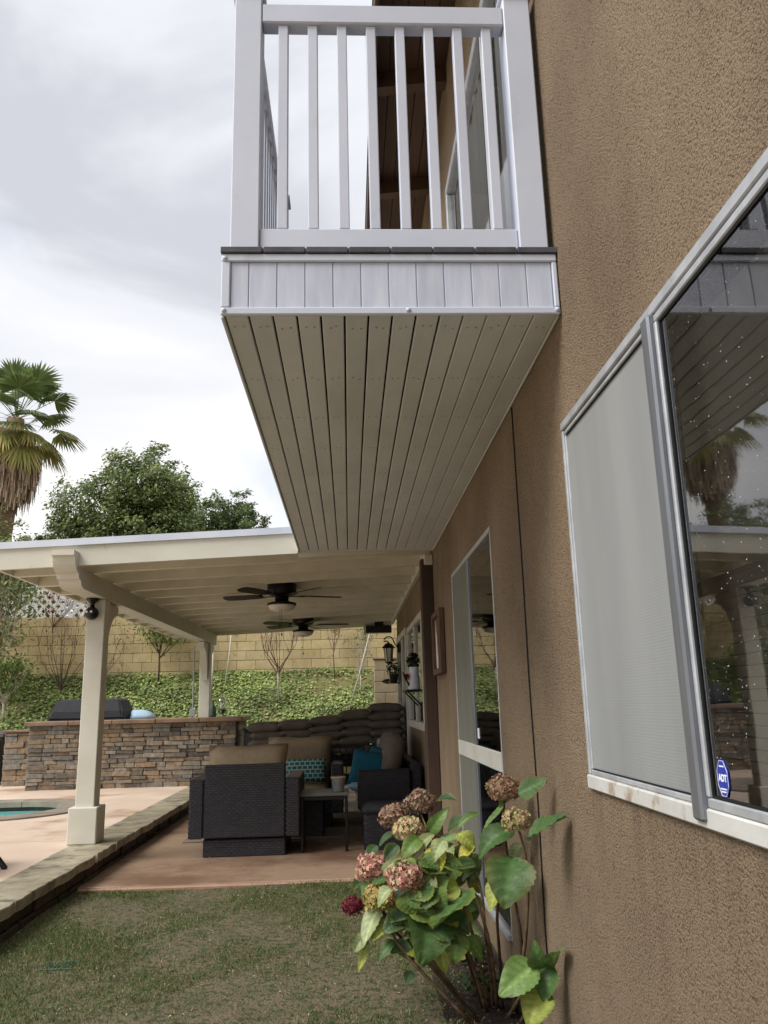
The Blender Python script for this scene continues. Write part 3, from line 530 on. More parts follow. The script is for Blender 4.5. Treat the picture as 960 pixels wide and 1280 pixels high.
# sliding door up on the balcony
BD = ob('balcony_door', G().box(XW - .02, XW + .05, 2.72, 5.12, 4.93, 5.0, .005).box(XW - .02, XW + .05, 5.06, 5.12, 2.95, 4.929, .005).box(XW - .02, XW + .05, 2.72, 2.78, 2.95, 4.929, .005).box(XW - .02, XW + .05, 2.781, 5.059, 2.95, 2.99, .005), 'aluminium', house)
bars(BD, 'stile', 'rubber', [(XW - .012, XW + .03, 3.60, 3.65, 2.991, 4.929)])
bars(BD, 'stile', 'white_frame', [(XW - .018, XW + .03, 3.54, 3.597, 2.991, 4.929)])
for a, b in ((2.781, 3.539), (3.651, 5.059)):
    ob('glass_pane', G().add([(XW + .01, a, 2.991), (XW + .01, b, 2.991), (XW + .01, b, 4.929), (XW + .01, a, 4.929)], [(0, 3, 2, 1)]), 'door_glass', BD, fix=False)
g = G(); n_ = 90
for k in range(n_ + 1):
    yy = 2.75 + (5.1 - 2.75) * k / n_; xx = XW + .052 + .018 * math.sin(k * 1.3) + .008 * math.sin(k * .47); g.v += [(xx, yy, 2.96), (xx, yy, 4.98)]
g.f = [(2 * k, 2 * k + 2, 2 * k + 3, 2 * k + 1) for k in range(n_)]; ob('curtain', g, 'curtain_white', BD, smooth=True, fix=False)

# wall cable, brown post, wall picture
cb = ob('wall_cable', G().tube([(XW - .004, 3.45 + .012 * math.sin(k * 1.1) * (k / 14), 2.67 - k * .17) for k in range(15)], .003, 6), 'rubber', smooth=True)
props(cb, 'thin dark cable running straight down the stucco between the two windows', 'cable')
wp = thing('wall_post', 'dark brown square post against the house carrying the patio cover', 'post', (.715, 7.2, 0))
ob('shaft', G().box(.662, XW - .002, 7.14, 7.29, .018, 2.63, .006), 'dark_brown_paint', wp)
ob('bracket', G().box(.69, XW - .003, 7.08, 7.138, 2.57, 2.66, .006), 'cream_paint', wp)
pic = thing('wall_picture', 'rustic brown framed picture hanging on the stucco past the tall window', 'picture', (XW, 6.68, 1.57))
ob('panel', G().box(XW - .022, XW - .002, 6.46, 6.93, 1.63, 2.05), 'art_panel', pic)
for a in ((6.40, 6.459, 1.58, 2.10), (6.931, 6.99, 1.58, 2.10), (6.46, 6.93, 2.051, 2.10), (6.46, 6.93, 1.58, 1.629)): ob('frame_bar', G().box(XW - .05, XW - .001, *a, .006), 'rustic_wood', pic)

# ================================================================== balcony
bal = thing('balcony', 'white vinyl balcony with slatted tan soffit jutting from the upper wall', 'balcony', (.17, 2.6, 2.68))
BX0, BX1, BY0, BY1, BZ = -.425, .766, 2.56, 6.93, 2.681
under = ob('subfloor', G().box(BX0 + .03, BX1 - .004, BY0 + .05, BY1 - .02, 2.735, 2.905), 'dark_void', bal)
pw = (BX1 - BX0 - .014) / 14
scr = G()
for k in range(14):
    x0 = BX0 + .007 + k * pw; gp = .0036 if k < 10 else .0018
    ob('soffit_board', G().box(x0 + gp, x0 + pw - gp, BY0 + .021, BY1, BZ + random.uniform(0, .0012), BZ + .02, .003), 'soffit_board', bal)
    for r_ in range(10):
        yy = BY0 + .10 + r_ * .465
        for dx in (-.013, .013): scr.lathe([(.0045, -.0018), (.0035, -.003)], (x0 + pw / 2 + dx + random.uniform(-.004, .004), yy + random.uniform(-.012, .012), BZ), 6)
props(ob('soffit_screws', scr, 'screw_metal', bal), kind='stuff')
bars(bal, 'side_trim', 'soffit_board', [(BX0 - .006, BX0 + .006, BY0 + .021, BY1, BZ - .004, BZ + .03), (BX1 - .008, BX1 + .003, BY0 + .021, BY1, BZ - .003, BZ + .03)])
bars(bal, 'end_strip', 'soffit_board', [(BX0, BX1, BY1 + .001, BY1 + .03, BZ - .003, BZ + .06)])
fas = ob('fascia', G().box(BX0, BX1, BY0 + .008, BY0 + .02, BZ + .003, 2.905), 'white_vinyl', bal)
fw = .0987; xs = [BX0 + .028] + [BX0 + .028 + .064 + k * fw for k in range(12)]; xs = [v for v in xs if v < BX1 - .05] + [BX1 - .020]
for k in range(len(xs) - 1): ob('fascia_panel', G().box(xs[k] + .0016, xs[k + 1] - .0016, BY0 + .0035, BY0 + .0078, BZ + .0255, 2.8835, .0016), 'vinyl_panel', fas)
bars(fas, 'trim', 'white_vinyl', [(BX0 - .004, BX1, BY0 - .006, BY0 + .007, 2.884, 2.914), (BX0 - .004, BX1, BY0 - .006, BY0 + .007, BZ - .003, BZ + .025), (BX0 - .004, BX0 + .028, BY0 - .0045, BY0 + .007, BZ + .0255, 2.8835), (BX1 - .019, BX1, BY0 - .0045, BY0 + .007, BZ + .0255, 2.8835)], .004)
for (xx, zz) in ((BX0 + .008, 2.895), (BX0 + .008, BZ + .013), ((BX0 + BX1) / 2 + .055, BZ + .012), (BX1 - .012, BZ + .012)):
    b_ = ob('screw_button', G().lathe([(.0085, 0), (.0085, .003), (.005, .0065), (.001, .0075)], (0, 0, 0), 12), 'white_vinyl', fas, smooth=True); b_.location = Vector((xx, BY0 - .006, zz)) - org(fas); b_.rotation_euler.x = math.radians(90)
bars(bal, 'side_fascia', 'white_vinyl', [(BX0 - .003, BX0 + .012, BY0 + .021, BY1, BZ + .031, 2.913)])
dw = (BX1 + .008 - (BX0 - .01)) / 8
for k in range(8): ob('deck_board', G().box(BX0 - .01 + k * dw + .003, BX0 - .01 + (k + 1) * dw - .003, BY0 - .014, BY1, 2.9145, 2.937, .002), 'deck_composite', bal)
fr = ob('front_railing', G().box(-.300, .640, 2.585, 2.627, 2.951, 3.034, .004), 'white_vinyl', bal); fr['label'] = 'white baluster railing across the front of the balcony'
ob('top_rail', G().box(-.300, .640, 2.575, 2.64, 3.925, 4.012, .005), 'white_vinyl', fr)
bal_me = None
def baluster(parent, x, y):
    global bal_me
    if bal_me is None: o = ob('baluster', G().box(-.019, .019, -.019, .019, 0, .889, .003), 'white_vinyl', parent, origin=(0, 0, 0)); bal_me = o.data; o.location = Vector((x, y, 3.035)) - org(parent)
    else: piece('baluster', bal_me, parent, (x, y, 3.035))
for k in range(8): baluster(fr, -.2195 + k * .1129, 2.606)
def post(parent, x0, y0, w_=.103):
    p = ob('post', G().box(x0, x0 + w_, y0, y0 + w_, 2.938, 4.06, .004), 'white_vinyl', parent)
    c = G().box(x0 - .012, x0 + w_ + .012, y0 - .012, y0 + w_ + .012, 4.06, 4.075, .003); k = len(c.v)
    c.add([(x0 - .008, y0 - .008, 4.075), (x0 + w_ + .008, y0 - .008, 4.075), (x0 + w_ + .008, y0 + w_ + .008, 4.075), (x0 - .008, y0 + w_ + .008, 4.075), (x0 + w_ / 2, y0 + w_ / 2, 4.11)], [(0, 1, 4), (1, 2, 4), (2, 3, 4), (3, 0, 4)]); ob('post_cap', c, 'white_vinyl', p)
post(fr, -.404, 2.572); post(fr, .641, 2.572, .105)
sr_ = ob('side_railing', G().box(-.374, -.332, 2.676, 3.868, 2.951, 3.034, .004).box(-.374, -.332, 3.973, 6.79, 2.951, 3.034, .004), 'white_vinyl', bal)
for a, b in ((2.676, 3.868), (3.973, 6.79)): ob('top_rail', G().box(-.385, -.32, a, b, 3.925, 4.012, .005), 'white_vinyl', sr_)
post(sr_, -.404, 3.869); post(sr_, -.404, 6.80)
for k in range(11): baluster(sr_, -.353, 2.77 + k * .1)
for k in range(27): baluster(sr_, -.353, 4.07 + k * .1)
er_ = ob('end_railing', G().box(-.300, .74, 6.83, 6.872, 2.951, 3.034, .004), 'white_vinyl', bal); ob('top_rail', G().box(-.300, .74, 6.82, 6.885, 3.925, 4.012, .005), 'white_vinyl', er_)
for k in range(9): baluster(er_, -.21 + k * .11, 6.85)

# ================================================================== patio cover
pc = thing('patio_cover', 'cream wooden patio cover on square columns joined to the house', 'patio cover', (-1.2, 10, 0))
def zc(x): return 2.66 + .04 * (x + .45)
CX0, CX1, CY0, CY1 = -3.02, .766, 6.93, 14.0
def slab(x0, x1, y0, y1, d0, d1, g=None):
    g = g or G(); V = [(x, y, zc(x) + d) for d in (d0, d1) for y in (y0, y1) for x in (x0, x1)]; return g.add(V, [(0, 2, 3, 1), (4, 5, 7, 6), (0, 1, 5, 4), (2, 6, 7, 3), (0, 4, 6, 2), (1, 3, 7, 5)])
ob('fascia', slab(CX0, BX0 - .01, 6.925, 6.965, -.002, .175), 'cream_paint', pc); ob('fascia', slab(BX0 - .009, CX1, 6.965, 7.0, -.03, .175), 'cream_paint', pc)
ob('flashing', slab(CX0 - .03, BX0 - .008, 6.905, 6.99, .1755, .235), 'flashing', pc)
ob('side_fascia', slab(CX0 - .03, CX0 - .001, 6.99, CY1, .01, .175), 'cream_paint', pc)
ob('end_fascia', slab(CX0, CX1, CY1, CY1 + .04, -.01, .175), 'cream_paint', pc)
yj = 7.30
while yj < 13.9: ob('joist', slab(CX0, CX1 - .04, yj, yj + .075, .0, .148), 'cream_under', pc); yj += .6
for k in range(9):
    xa = CX0 + (CX1 - CX0) * k / 9; xb = CX0 + (CX1 - CX0) * (k + 1) / 9 - .003; ob('roof_panel', slab(xa, xb, 7.001, CY1 - .001, .149, .172), 'cream_under', pc)
ob('ledger', slab(CX1 - .039, CX1, 7.30, CY1 - .3, -.03, .147), 'cream_under', pc)
def skew(x0, x1, y0, y1, z0, z1, sh):
    """a timber along y whose far end is shifted by sh in x"""
    return G().add([(x0, y0, z0), (x1, y0, z0), (x1 + sh, y1, z0), (x0 + sh, y1, z0), (x0, y0, z1), (x1, y0, z1), (x1 + sh, y1, z1), (x0 + sh, y1, z1)], [(0, 3, 2, 1), (4, 5, 6, 7), (0, 1, 5, 4), (1, 2, 6, 5), (2, 3, 7, 6), (3, 0, 4, 7)])
beam = ob('beam', skew(-2.51, -2.325, 7.20, 13.9, 2.405, 2.578, .075), 'cream_paint', pc)
prof = [(6.80, 2.70), (6.80, 2.655)] + [(6.83 + .12 * (1 - math.cos(t)), 2.655 - .135 * math.sin(t)) for t in np.linspace(.1, math.pi / 2, 7)] + [(6.96, 2.49), (6.965, 2.478), (7.01, 2.47)] + [(7.02 + .10 * (1 - math.cos(t)), 2.465 - .06 * math.sin(t)) for t in np.linspace(.1, math.pi / 2, 5)] + [(7.199, 2.405), (7.199, 2.565), (6.922, 2.565), (6.922, 2.70)]
ob('corbel', G().prism(prof, -2.512, -2.323, 'x'), 'cream_paint', beam)
for dz in (2.60, 2.55): pass
def column(x0, y0, zb, zt, bs):
    w_ = .17; c = ob('column', G().box(x0, x0 + w_, y0, y0 + w_, zb + .30, zt, .006), 'cream_paint', pc)
    ob('column_base', G().box(x0 - .045, x0 + w_ + .045, y0 - .045, y0 + w_ + .045, zb, zb + .315, .008), 'cream_paint', c)
    for s_ in bs:
        yc = y0 + w_ + .002 if s_ > 0 else y0 - .002
        arc = [(.0, -.56), (.05, -.60)] + [(.07 + .30 * (1 - math.cos(t)), -.57 + .46 * math.sin(t)) for t in np.linspace(.15, math.pi / 2 * .95, 8)] + [(.40, -.09), (.40, -.012), (0, -.012)]
        ob('brace', G().prism([(yc + s_ * a, 2.405 + b) for a, b in arc], x0 + .035, x0 + w_ - .035, 'x'), 'cream_paint', c)
    return c
column(-2.502, 7.79, .2, 2.404, (1,)); column(-2.425, 13.33, .02, 2.404, (-1, 1))

# block walls
def block_me(h, c=.006):
    V, F = cbox(h, c); me = bpy.data.meshes.new('block'); me.from_pydata([(x, y, z + h[2]) for x, y, z in V], [], F); me.update(); return me
bw = thing('block_wall', 'tan concrete block wall at the top of the ivy slope', 'wall', (-4, 17.55, 1.85))
ob('mortar_core', G().box(-24, 4.6, 17.53, 17.68, 1.6, 3.345), 'block_mortar', bw)
bm_ = block_me((.198, .09, .096)); bm_.materials.append(MATS['block_tan']); far = G()
for r_ in range(8):
    x = -24 + (.2 if r_ % 2 else 0); z = 1.75 + r_ * .2
    while x < 4.4:
        if -10.4 < x < 1.4 and r_ > 0: piece('block', bm_, bw, (x + .2, 17.598 + random.uniform(-.003, .003), z))
        else: far.box(x + .002, x + .398, 17.508, 17.69, z, z + .192, .006)
        x += .4
props(ob('far_blocks', far, 'block_tan', bw), kind='stuff')
rw = thing('side_block_wall', 'short grey block wall ending beside the house corner', 'wall', (1.2, 15.1, 0))
ob('mortar_core', G().box(.475, 4.4, 15.02, 15.18, .02, 2.13), 'block_mortar', rw); bm2 = block_me((.198, .1, .096)); bm2.materials.append(MATS['block_grey']); bm3 = block_me((.098, .1, .096)); bm3.materials.append(MATS['block_grey'])
for r_ in range(11):
    z = -.03 + r_ * .2; x = .46
    if r_ % 2: piece('block', bm3, rw, (x + .1, 15.1, z)); x += .2
    while x < 2.2: piece('block', bm2, rw, (x + .2, 15.1, z)); x += .4
ob('wall_cap', G().box(.44, 4.4, 14.98, 15.22, 2.167, 2.21, .006), 'block_grey', rw)

# white lattice above the block wall
lat = thing('lattice_panel', 'white diagonal lattice panel on top of the tan block wall', 'lattice', (-7, 17.6, 3.35))
LX0, LX1, LZ0, LZ1 = -10.2, -4.7, 3.36, 4.02
for s_ in (1, -1):
    k = LX0 - 1
    while k < LX1 + 1:
        a0 = (k, LZ0) ; t0, t1 = 0, LZ1 - LZ0
        xs0, xs1 = (k, k + (LZ1 - LZ0)) if s_ > 0 else (k + (LZ1 - LZ0), k)
        pts = []
        for u in (0, 1): pts.append((xs0 + (xs1 - xs0) * u, LZ0 + (LZ1 - LZ0) * u))
        (xa, za), (xb, zb) = pts; d = (xb - xa) / (zb - za)
        for lim, side in ((LX0, 0), (LX1, 1)):
            for q in (0, 1):
                xx, zz = ((xa, za), (xb, zb))[q]
                if (side == 0 and xx < lim) or (side == 1 and xx > lim):
                    zz2 = za + (lim - xa) / d
                    if q == 0: xa, za = (lim, zz2) if LZ0 <= zz2 <= LZ1 else (None, None)
                    else: xb, zb = (lim, zz2) if LZ0 <= zz2 <= LZ1 else (None, None)
                    if xa is None or xb is None: break
            if xa is None or xb is None: break
        if xa is not None and xb is not None and abs(zb - za) > .05:
            yy = 17.585 + (.006 if s_ > 0 else -.006); hx = .048
            ob('slat', G().add([(xa - hx, yy - .005, za), (xa + hx, yy - .005, za), (xb + hx, yy - .005, zb), (xb - hx, yy - .005, zb), (xa - hx, yy + .005, za), (xa + hx, yy + .005, za), (xb + hx, yy + .005, zb), (xb - hx, yy + .005, zb)], [(0, 3, 2, 1), (4, 5, 6, 7), (0, 1, 5, 4), (1, 2, 6, 5), (2, 3, 7, 6), (3, 0, 4, 7)]), 'lattice_white', lat)
        k += .2
# ================================================================== stone counter and what stands on it
ct = thing('stone_counter', 'outdoor bar counter faced with stacked ledge stone under brown slab top', 'counter', (-3.4, 13.5, .2))
KX0, KX1, KY0, KY1 = -5.02, -1.80, 13.2, 14.3
ob('core', G().box(KX0 + .03, KX1 - .03, KY0 + .03, KY1, .02, 1.15), 'mortar_dark', ct)
vars_ = []
for q in range(7):
    V, F = cbox((.5, .5, .5), .06); V = [(x + random.uniform(-.035, .035), y + random.uniform(-.05, .05) * (y < 0), z + random.uniform(-.07, .07)) for x, y, z in V]
    me = bpy.data.meshes.new('stone'); me.from_pydata(V, [], F); me.update(); me.materials.append(MATS['ledge_stone']); vars_.append(me)
def lay(parent, x0, x1, yf, z0, z1, rowh):
    z = z0
    while z < z1 - .02:
        h = min(rowh * random.uniform(.75, 1.2), z1 - z); x = x0
        if z1 - (z + h) < .03: h = z1 - z
        while x < x1 - .01:
            L_ = min(random.uniform(.12, .38), x1 - x)
            if x1 - (x + L_) < .07: L_ = x1 - x
            d = random.uniform(-.018, .014); piece('stone', random.choice(vars_), parent, (x + L_ / 2, yf + .06 + d, z + h / 2), (L_ - .005, .13, h - .005)); x += L_
        z += h
lay(ct, KX0, KX1, KY0, .195, 1.155, .064)
for zz in np.arange(.2, 1.1, .09): piece('stone', random.choice(vars_), ct, (KX1 - .01, KY0 + .33, zz + .045), (.1, .5, .085)); piece('stone', random.choice(vars_), ct, (KX1 - .01, KY0 + .80, zz + .045), (.1, .42, .085)); piece('stone', random.choice(vars_), ct, (KX0 + .01, KY0 + .37, zz + .045), (.1, .5, .085))
for k in range(5):
    a = KX0 - .05 + k * (KX1 + .16 - KX0) / 5; b = a + (KX1 + .16 - KX0) / 5 - .004
    ob('counter_slab', G().box(a, b, KY0 - .09, KY1 + .03, 1.156, 1.225, .012), 'countertop', ct)
sw = thing('stone_return_wall', 'low ledge stone wall stub behind the left end of the counter', 'wall', (-5.4, 14.3, .2))
ob('core', G().box(-5.75, -5.05, 14.14, 14.34, .02, 1.05), 'mortar_dark', sw); lay(sw, -5.75, -5.08, 14.1, .195, 1.04, .09); ob('wall_cap', G().box(-5.78, -5.05, 14.06, 14.36, 1.05, 1.09, .008), 'countertop', sw)
# covered grill
gr = thing('covered_grill', 'barbecue grill under a fitted black cover on the counter', 'grill', (-4.2, 13.7, 1.225))
def loft(rings, cap=True):
    g = G(); n = len(rings[0])
    for r_ in rings: g.v += [tuple(p) for p in r_]
    for i in range(len(rings) - 1):
        for j in range(n): g.f.append((i * n + j, i * n + (j + 1) % n, (i + 1) * n + (j + 1) % n, (i + 1) * n + j))
    if cap: g.f += [tuple(range(n))[::-1], tuple((len(rings) - 1) * n + j for j in range(n))]
    return g
def rrect(x0, x1, y0, y1, z, r, k=4, wob=0):
    P = []
    for cx, cy, a0 in ((x1 - r, y1 - r, 0), (x0 + r, y1 - r, 90), (x0 + r, y0 + r, 180), (x1 - r, y0 + r, 270)):
        for i in range(k + 1): t = math.radians(a0 + 90 * i / k); P.append((cx + r * math.cos(t) + random.uniform(-wob, wob), cy + r * math.sin(t) + random.uniform(-wob, wob), z + random.uniform(-wob, wob)))
    return P
ob('cover', loft([rrect(-4.83, -3.62, 13.40, 14.1, 1.226, .05, wob=.006), rrect(-4.80, -3.64, 13.43, 14.08, 1.36, .06, wob=.008), rrect(-4.75, -3.71, 13.52, 14.02, 1.53, .05, wob=.006), rrect(-4.72, -3.75, 13.60, 13.96, 1.555, .05, wob=.004), rrect(-4.66, -3.82, 13.68, 13.9, 1.558, .05)]), 'black_fabric', gr, smooth=False)
ob('hem_strap', G().tube([(-4.81, 13.40, 1.27), (-4.2, 13.39, 1.26), (-3.63, 13.40, 1.27)], .012, 6), 'black_fabric', gr)
bl = ob('draped_towel', loft([rrect(-3.60, -3.22, 13.55, 14.0, 1.226, .1), rrect(-3.58, -3.24, 13.57, 13.98, 1.28, .12), rrect(-3.58, -3.32, 13.6, 13.95, 1.34, .1), rrect(-3.56, -3.42, 13.66, 13.9, 1.37, .06)]), 'pale_blue', smooth=True)
props(bl, 'pale blue cloth heaped on the counter beside the covered grill', 'cloth')
jar = thing('glass_cloche', 'tall clear glass jar with green plant inside on the counter end', 'jar', (-2.06, 13.42, 1.226))
ob('glass', G().lathe([(.075, 0), (.085, .06), (.085, .2), (.07, .27), (.035, .31), (.008, .32)], (-2.06, 13.42, 1.228), 18), 'clear_glass', jar, smooth=True)
def tuft(name, c, r, n, size, cols, wts, parent, m='leaf_small', flat=1.0, seed=0):
    rg = np.random.default_rng(seed + 50); P = rg.normal(size=(n, 3)); P = unit(P) * (rg.uniform(.15, 1, (n, 1)) ** .5) * np.array([r, r, r * flat]) + np.array(c)
    Nn = unit(rg.normal(size=(n, 3)) + np.array([0, -.3, .5])); return npobj(name, leafquads(P, Nn, rg.uniform(.7, 1.3, n) * size, rg=rg), m, parent, mixcols(n, cols, wts, rg=rg), origin=tuple(c))
tuft('plant', (-2.06, 13.42, 1.31), .06, 90, .04, [(34, 70, 52), (60, 96, 60)], [2, 1], jar)
vs_ = ob('green_bottle', G().lathe([(.05, 0), (.056, .02), (.056, .13), (.03, .18), (.018, .2), (.018, .25), (.022, .26)], (-2.19, 13.30, 1.226), 16), 'green_grate', smooth=True); props(vs_, 'green glass bottle between far column and glass jar', 'bottle')
fg = thing('added_dark_cabinet', 'black cabinet added for the shaded end face of the stone counter', 'cabinet', (-1.45, 13.1, .02))  # added black box standing in for the counter's shadowed end face
ob('body', G().box(-1.64, -1.18, 12.9, 13.5, .07, 1.02, .01), 'black_metal', fg); ob('top', G().box(-1.66, -1.16, 12.88, 13.52, 1.021, 1.05, .006), 'black_metal', fg)
ob('door', G().box(-1.61, -1.21, 12.878, 12.899, .1, .98, .006), 'black_plastic', fg); ob('handle', G().tube([(-1.26, 12.85, .5), (-1.26, 12.85, .8)], .01, 8), 'zinc', fg)
for a, b in ((-1.6, 12.94), (-1.22, 12.94), (-1.6, 13.46), (-1.22, 13.46)): ob('foot', G().lathe([(.03, 0), (.025, .05)], (a, b, .0185), 10), 'black_metal', fg)
bn = thing('storage_bin', 'dark brown plastic storage bin with grey lid at the left edge', 'bin', (-6.25, 14.6, .2))
g = loft([rrect(-6.62, -5.88, 14.32, 14.9, .2, .05), rrect(-6.66, -5.84, 14.29, 14.93, .98, .05)]); ob('body', g, 'bin_brown', bn)
for k in range(6): ob('rib', G().box(-6.58 + k * .13, -6.54 + k * .13, 14.268, 14.30, .24, .92, .006), 'bin_brown', bn)
ob('lid', loft([rrect(-6.70, -5.80, 14.25, 14.97, .981, .06), rrect(-6.70, -5.80, 14.25, 14.97, 1.03, .06), rrect(-6.63, -5.87, 14.32, 14.9, 1.075, .06)]), 'bin_lid', bn)
ch0 = thing('deck_chair', 'black chair leg just peeking in at the left edge', 'chair', (-3.0, 6.62, .2))
ob('leg', G().tube([(-2.655, 6.72, .2), (-2.75, 6.74, .3), (-2.93, 6.8, .62)], .022, 8), 'black_metal', ch0); ob('leg', G().tube([(-3.5, 6.8, .2), (-3.43, 6.8, .62)], .022, 8), 'black_metal', ch0); ob('leg', G().tube([(-2.86, 6.3, .2), (-2.93, 6.3, .62)], .022, 8), 'black_metal', ch0); ob('leg', G().tube([(-3.5, 6.3, .2), (-3.43, 6.3, .62)], .022, 8), 'black_metal', ch0)
ob('seat', G().box(-3.46, -2.9, 6.25, 6.85, .62, .66, .012), 'black_metal', ch0); ob('backrest', G().box(-3.46, -2.9, 6.22, 6.26, .7, 1.05, .012), 'black_metal', ch0)

# ================================================================== patio furniture
def pillow_me(w_, d, h, name, m, n=10, puff=1.0, wob=.004):
    """a soft cushion w x d x h centred on origin at its bottom"""
    V = []; F = []; idx = {}
    def sd(s, t): return (max(0, 1 - abs(s) ** 3.2) ** .45) * (max(0, 1 - abs(t) ** 3.2) ** .45)
    for side in (1, -1):
        for i in range(n + 1):
            for j in range(n + 1):
                s, t = i / n * 2 - 1, j / n * 2 - 1; e = sd(s, t) * puff
                if side < 0 and (i in (0, n) or j in (0, n)): idx[side, i, j] = idx[1, i, j]; continue
                idx[side, i, j] = len(V); k = 1 - .05 * (1 - abs(s)) * abs(t) - .05 * (1 - abs(t)) * abs(s)
                V.append((s * w_ / 2 * k + random.uniform(-wob, wob), t * d / 2 * k + random.uniform(-wob, wob), h / 2 + side * h / 2 * (.12 * (e > 0) + .88 * e) + random.uniform(-wob, wob) * .5))
        for i in range(n):
            for j in range(n):
                q = (idx[side, i, j], idx[side, i + 1, j], idx[side, i + 1, j + 1], idx[side, i, j + 1]); F.append(q if side > 0 else q[::-1])
    me = bpy.data.meshes.new(name); me.from_pydata(V, [], F); me.update(); me.polygons.foreach_set('use_smooth', [True] * len(F)); me.materials.append(MATS[m]); return me
def club_chair(name, label, loc, rz):
    t = thing(name, label, 'armchair', (0, 0, 0), 'wicker club chairs')
    ob('base', G().box(-.38, .38, .03, .80, .0, .155, .008), 'wicker', t)
    ob('back', G().box(-.38, .38, 0, .12, .165, .815, .012), 'wicker', t)
    for s_ in (-1, 1):
        ob('arm', G().box(min(s_ * .381, s_ * .515), max(s_ * .381, s_ * .515), 0, .84, .165, .69, .012), 'wicker', t)
    ob('seat_deck', G().box(-.38, .38, .121, .82, .156, .30, .01), 'wicker', t)
    c = piece('seat_cushion', pillow_me(.76, .66, .17, 'seat_cushion', 'cushion_tan'), t, (0, .48, .30))
    b = piece('back_cushion', pillow_me(.77, .62, .24, 'back_cushion', 'cushion_tan'), t, (0, .27, .63)); b.rotation_euler = (math.radians(78), 0, 0); b.location = (0, .34, .66)
    t.location = loc; t.rotation_euler.z = rz; ORG[t.name] = Vector(loc); return t
c1 = club_chair('club_chair', 'dark wicker club chair with tan cushion seen from behind', (-.995, 7.95, .018), 0)
c2 = copy_thing(c1, (-.60, 10.35, .018), math.pi, 'dark wicker club chair facing the camera with teal patterned lumbar pillow')
p_ = piece('lumbar_pillow', pillow_me(.50, .26, .14, 'lumbar_pillow', 'teal_pattern', wob=.001), None, (-.53, 9.80, .62)); p_.rotation_euler = (math.radians(-102), 0, math.radians(4)); p_.rotation_euler = (math.radians(78), 0, math.radians(3)); props(p_, 'teal and white patterned lumbar pillow on the far tan chair', 'pillow')
sf = thing('wicker_sofa', 'dark wicker sofa with taupe cushions standing against the house', 'sofa', (.42, 9.5, .018))
ob('base', G().box(.12, .73, 8.66, 10.6, .018, .31, .01), 'wicker', sf); ob('back', G().box(.62, .74, 8.64, 10.62, .311, .74, .02), 'wicker', sf)
ob('arm', G().box(.07, .619, 8.60, 8.73, .311, .70, .02), 'wicker', sf); ob('arm', G().box(.07, .619, 10.5, 10.63, .311, .70, .02), 'wicker', sf)
for yy in (9.18, 10.05): piece('seat_cushion', pillow_me(.56, .85, .16, 'seat_cushion', 'cushion_tan'), sf, (.33, yy, .31))
for yy, rr in ((9.06, 16), (9.62, 22), (10.2, 17)): o = piece('back_cushion', pillow_me(.52, .56, .24, 'back_cushion', 'cushion_taupe'), sf, (.56, yy, .76)); o.rotation_euler = (0, math.radians(-90 + rr), 0)
for (x, y, z, ry, rz, m, lb) in ((.20, 8.98, .675, 40, 0, 'teal_fabric', 'plain teal square pillow leaning on the near arm of the wicker sofa'), (.36, 9.12, .69, 62, 10, 'teal_fabric', 'teal pillow edge behind the larger teal pillow on the sofa')):
    o = piece('throw_pillow', pillow_me(.39, .38, .13, 'throw_pillow', m, wob=.001), None, (x, y, z)); o.rotation_euler = (math.radians(74), math.radians(10), math.radians(-12 if rz == 0 else -40)); props(o, lb, 'pillow', 'teal throw pillows')
tw = piece('folded_throw', pillow_me(.34, .30, .10, 'folded_throw', 'blue_light_fabric'), None, (.14, 8.95, .47)); props(tw, 'pale blue folded throw lying on the sofa seat by the near arm', 'throw')
ot = thing('covered_ottoman', 'dark covered ottoman in front of the wicker sofa arm', 'ottoman', (.40, 8.3, .018))
ob('box', loft([rrect(.12, .68, 8.08, 8.52, .018, .04), rrect(.11, .69, 8.07, 8.53, .34, .05), rrect(.14, .66, 8.1, 8.5, .39, .06)]), 'wicker', ot); ob('lid_cover', loft([rrect(.10, .70, 8.06, 8.54, .345, .05, wob=.004), rrect(.10, .70, 8.06, 8.54, .392, .05, wob=.006), rrect(.15, .65, 8.11, 8.49, .425, .06, wob=.006)]), 'black_fabric', ot, smooth=True)
stb = thing('side_table', 'small dark metal side table with grey top beside the near chair', 'table', (-.25, 8.3, .018))
ob('top', G().box(-.49, -.02, 8.06, 8.52, .515, .542, .005), 'grey_top', stb)
for a, b in ((-.465, 8.08), (-.045, 8.08), (-.465, 8.50), (-.045, 8.50)): ob('leg', G().box(a - .014, a + .014, b - .014, b + .014, .018, .5149, .003), 'black_metal', stb)
bars(stb, 'apron', 'black_metal', [(-.45, -.06, 8.072, 8.088, .48, .514), (-.45, -.06, 8.492, 8.508, .48, .514)])
bk = thing('metal_bucket', 'small galvanised metal bucket on the side table', 'bucket', (-.12, 8.2, .543))
ob('body', G().lathe([(.048, 0), (.052, .005), (.07, .125), (.074, .128), (.074, .135), (.066, .133), (.05, .02), (.01, .012)], (-.12, 8.2, .5435), 20), 'zinc', bk, smooth=True); ob('rim', G().lathe([(.071, .118), (.077, .126), (.074, .138), (.070, .136)], (-.12, 8.2, .5435), 20), 'cushion_tan', bk, smooth=True)
ctb = thing('coffee_table', 'low coffee table with grey slab top between the two club chairs', 'table', (-.6, 9.15, .018))
ob('top', G().box(-.95, -.22, 8.88, 9.42, .40, .44, .008), 'grey_top', ctb); ob('base', G().box(-.88, -.29, 8.95, 9.35, .018, .399, .01), 'wicker', ctb)
rug = ob('outdoor_rug', G().box(-1.74, .60, 8.86, 10.9, .0185, .030, .004), 'rug'); props(rug, 'grey outdoor rug lying under the wicker seating group', 'rug')
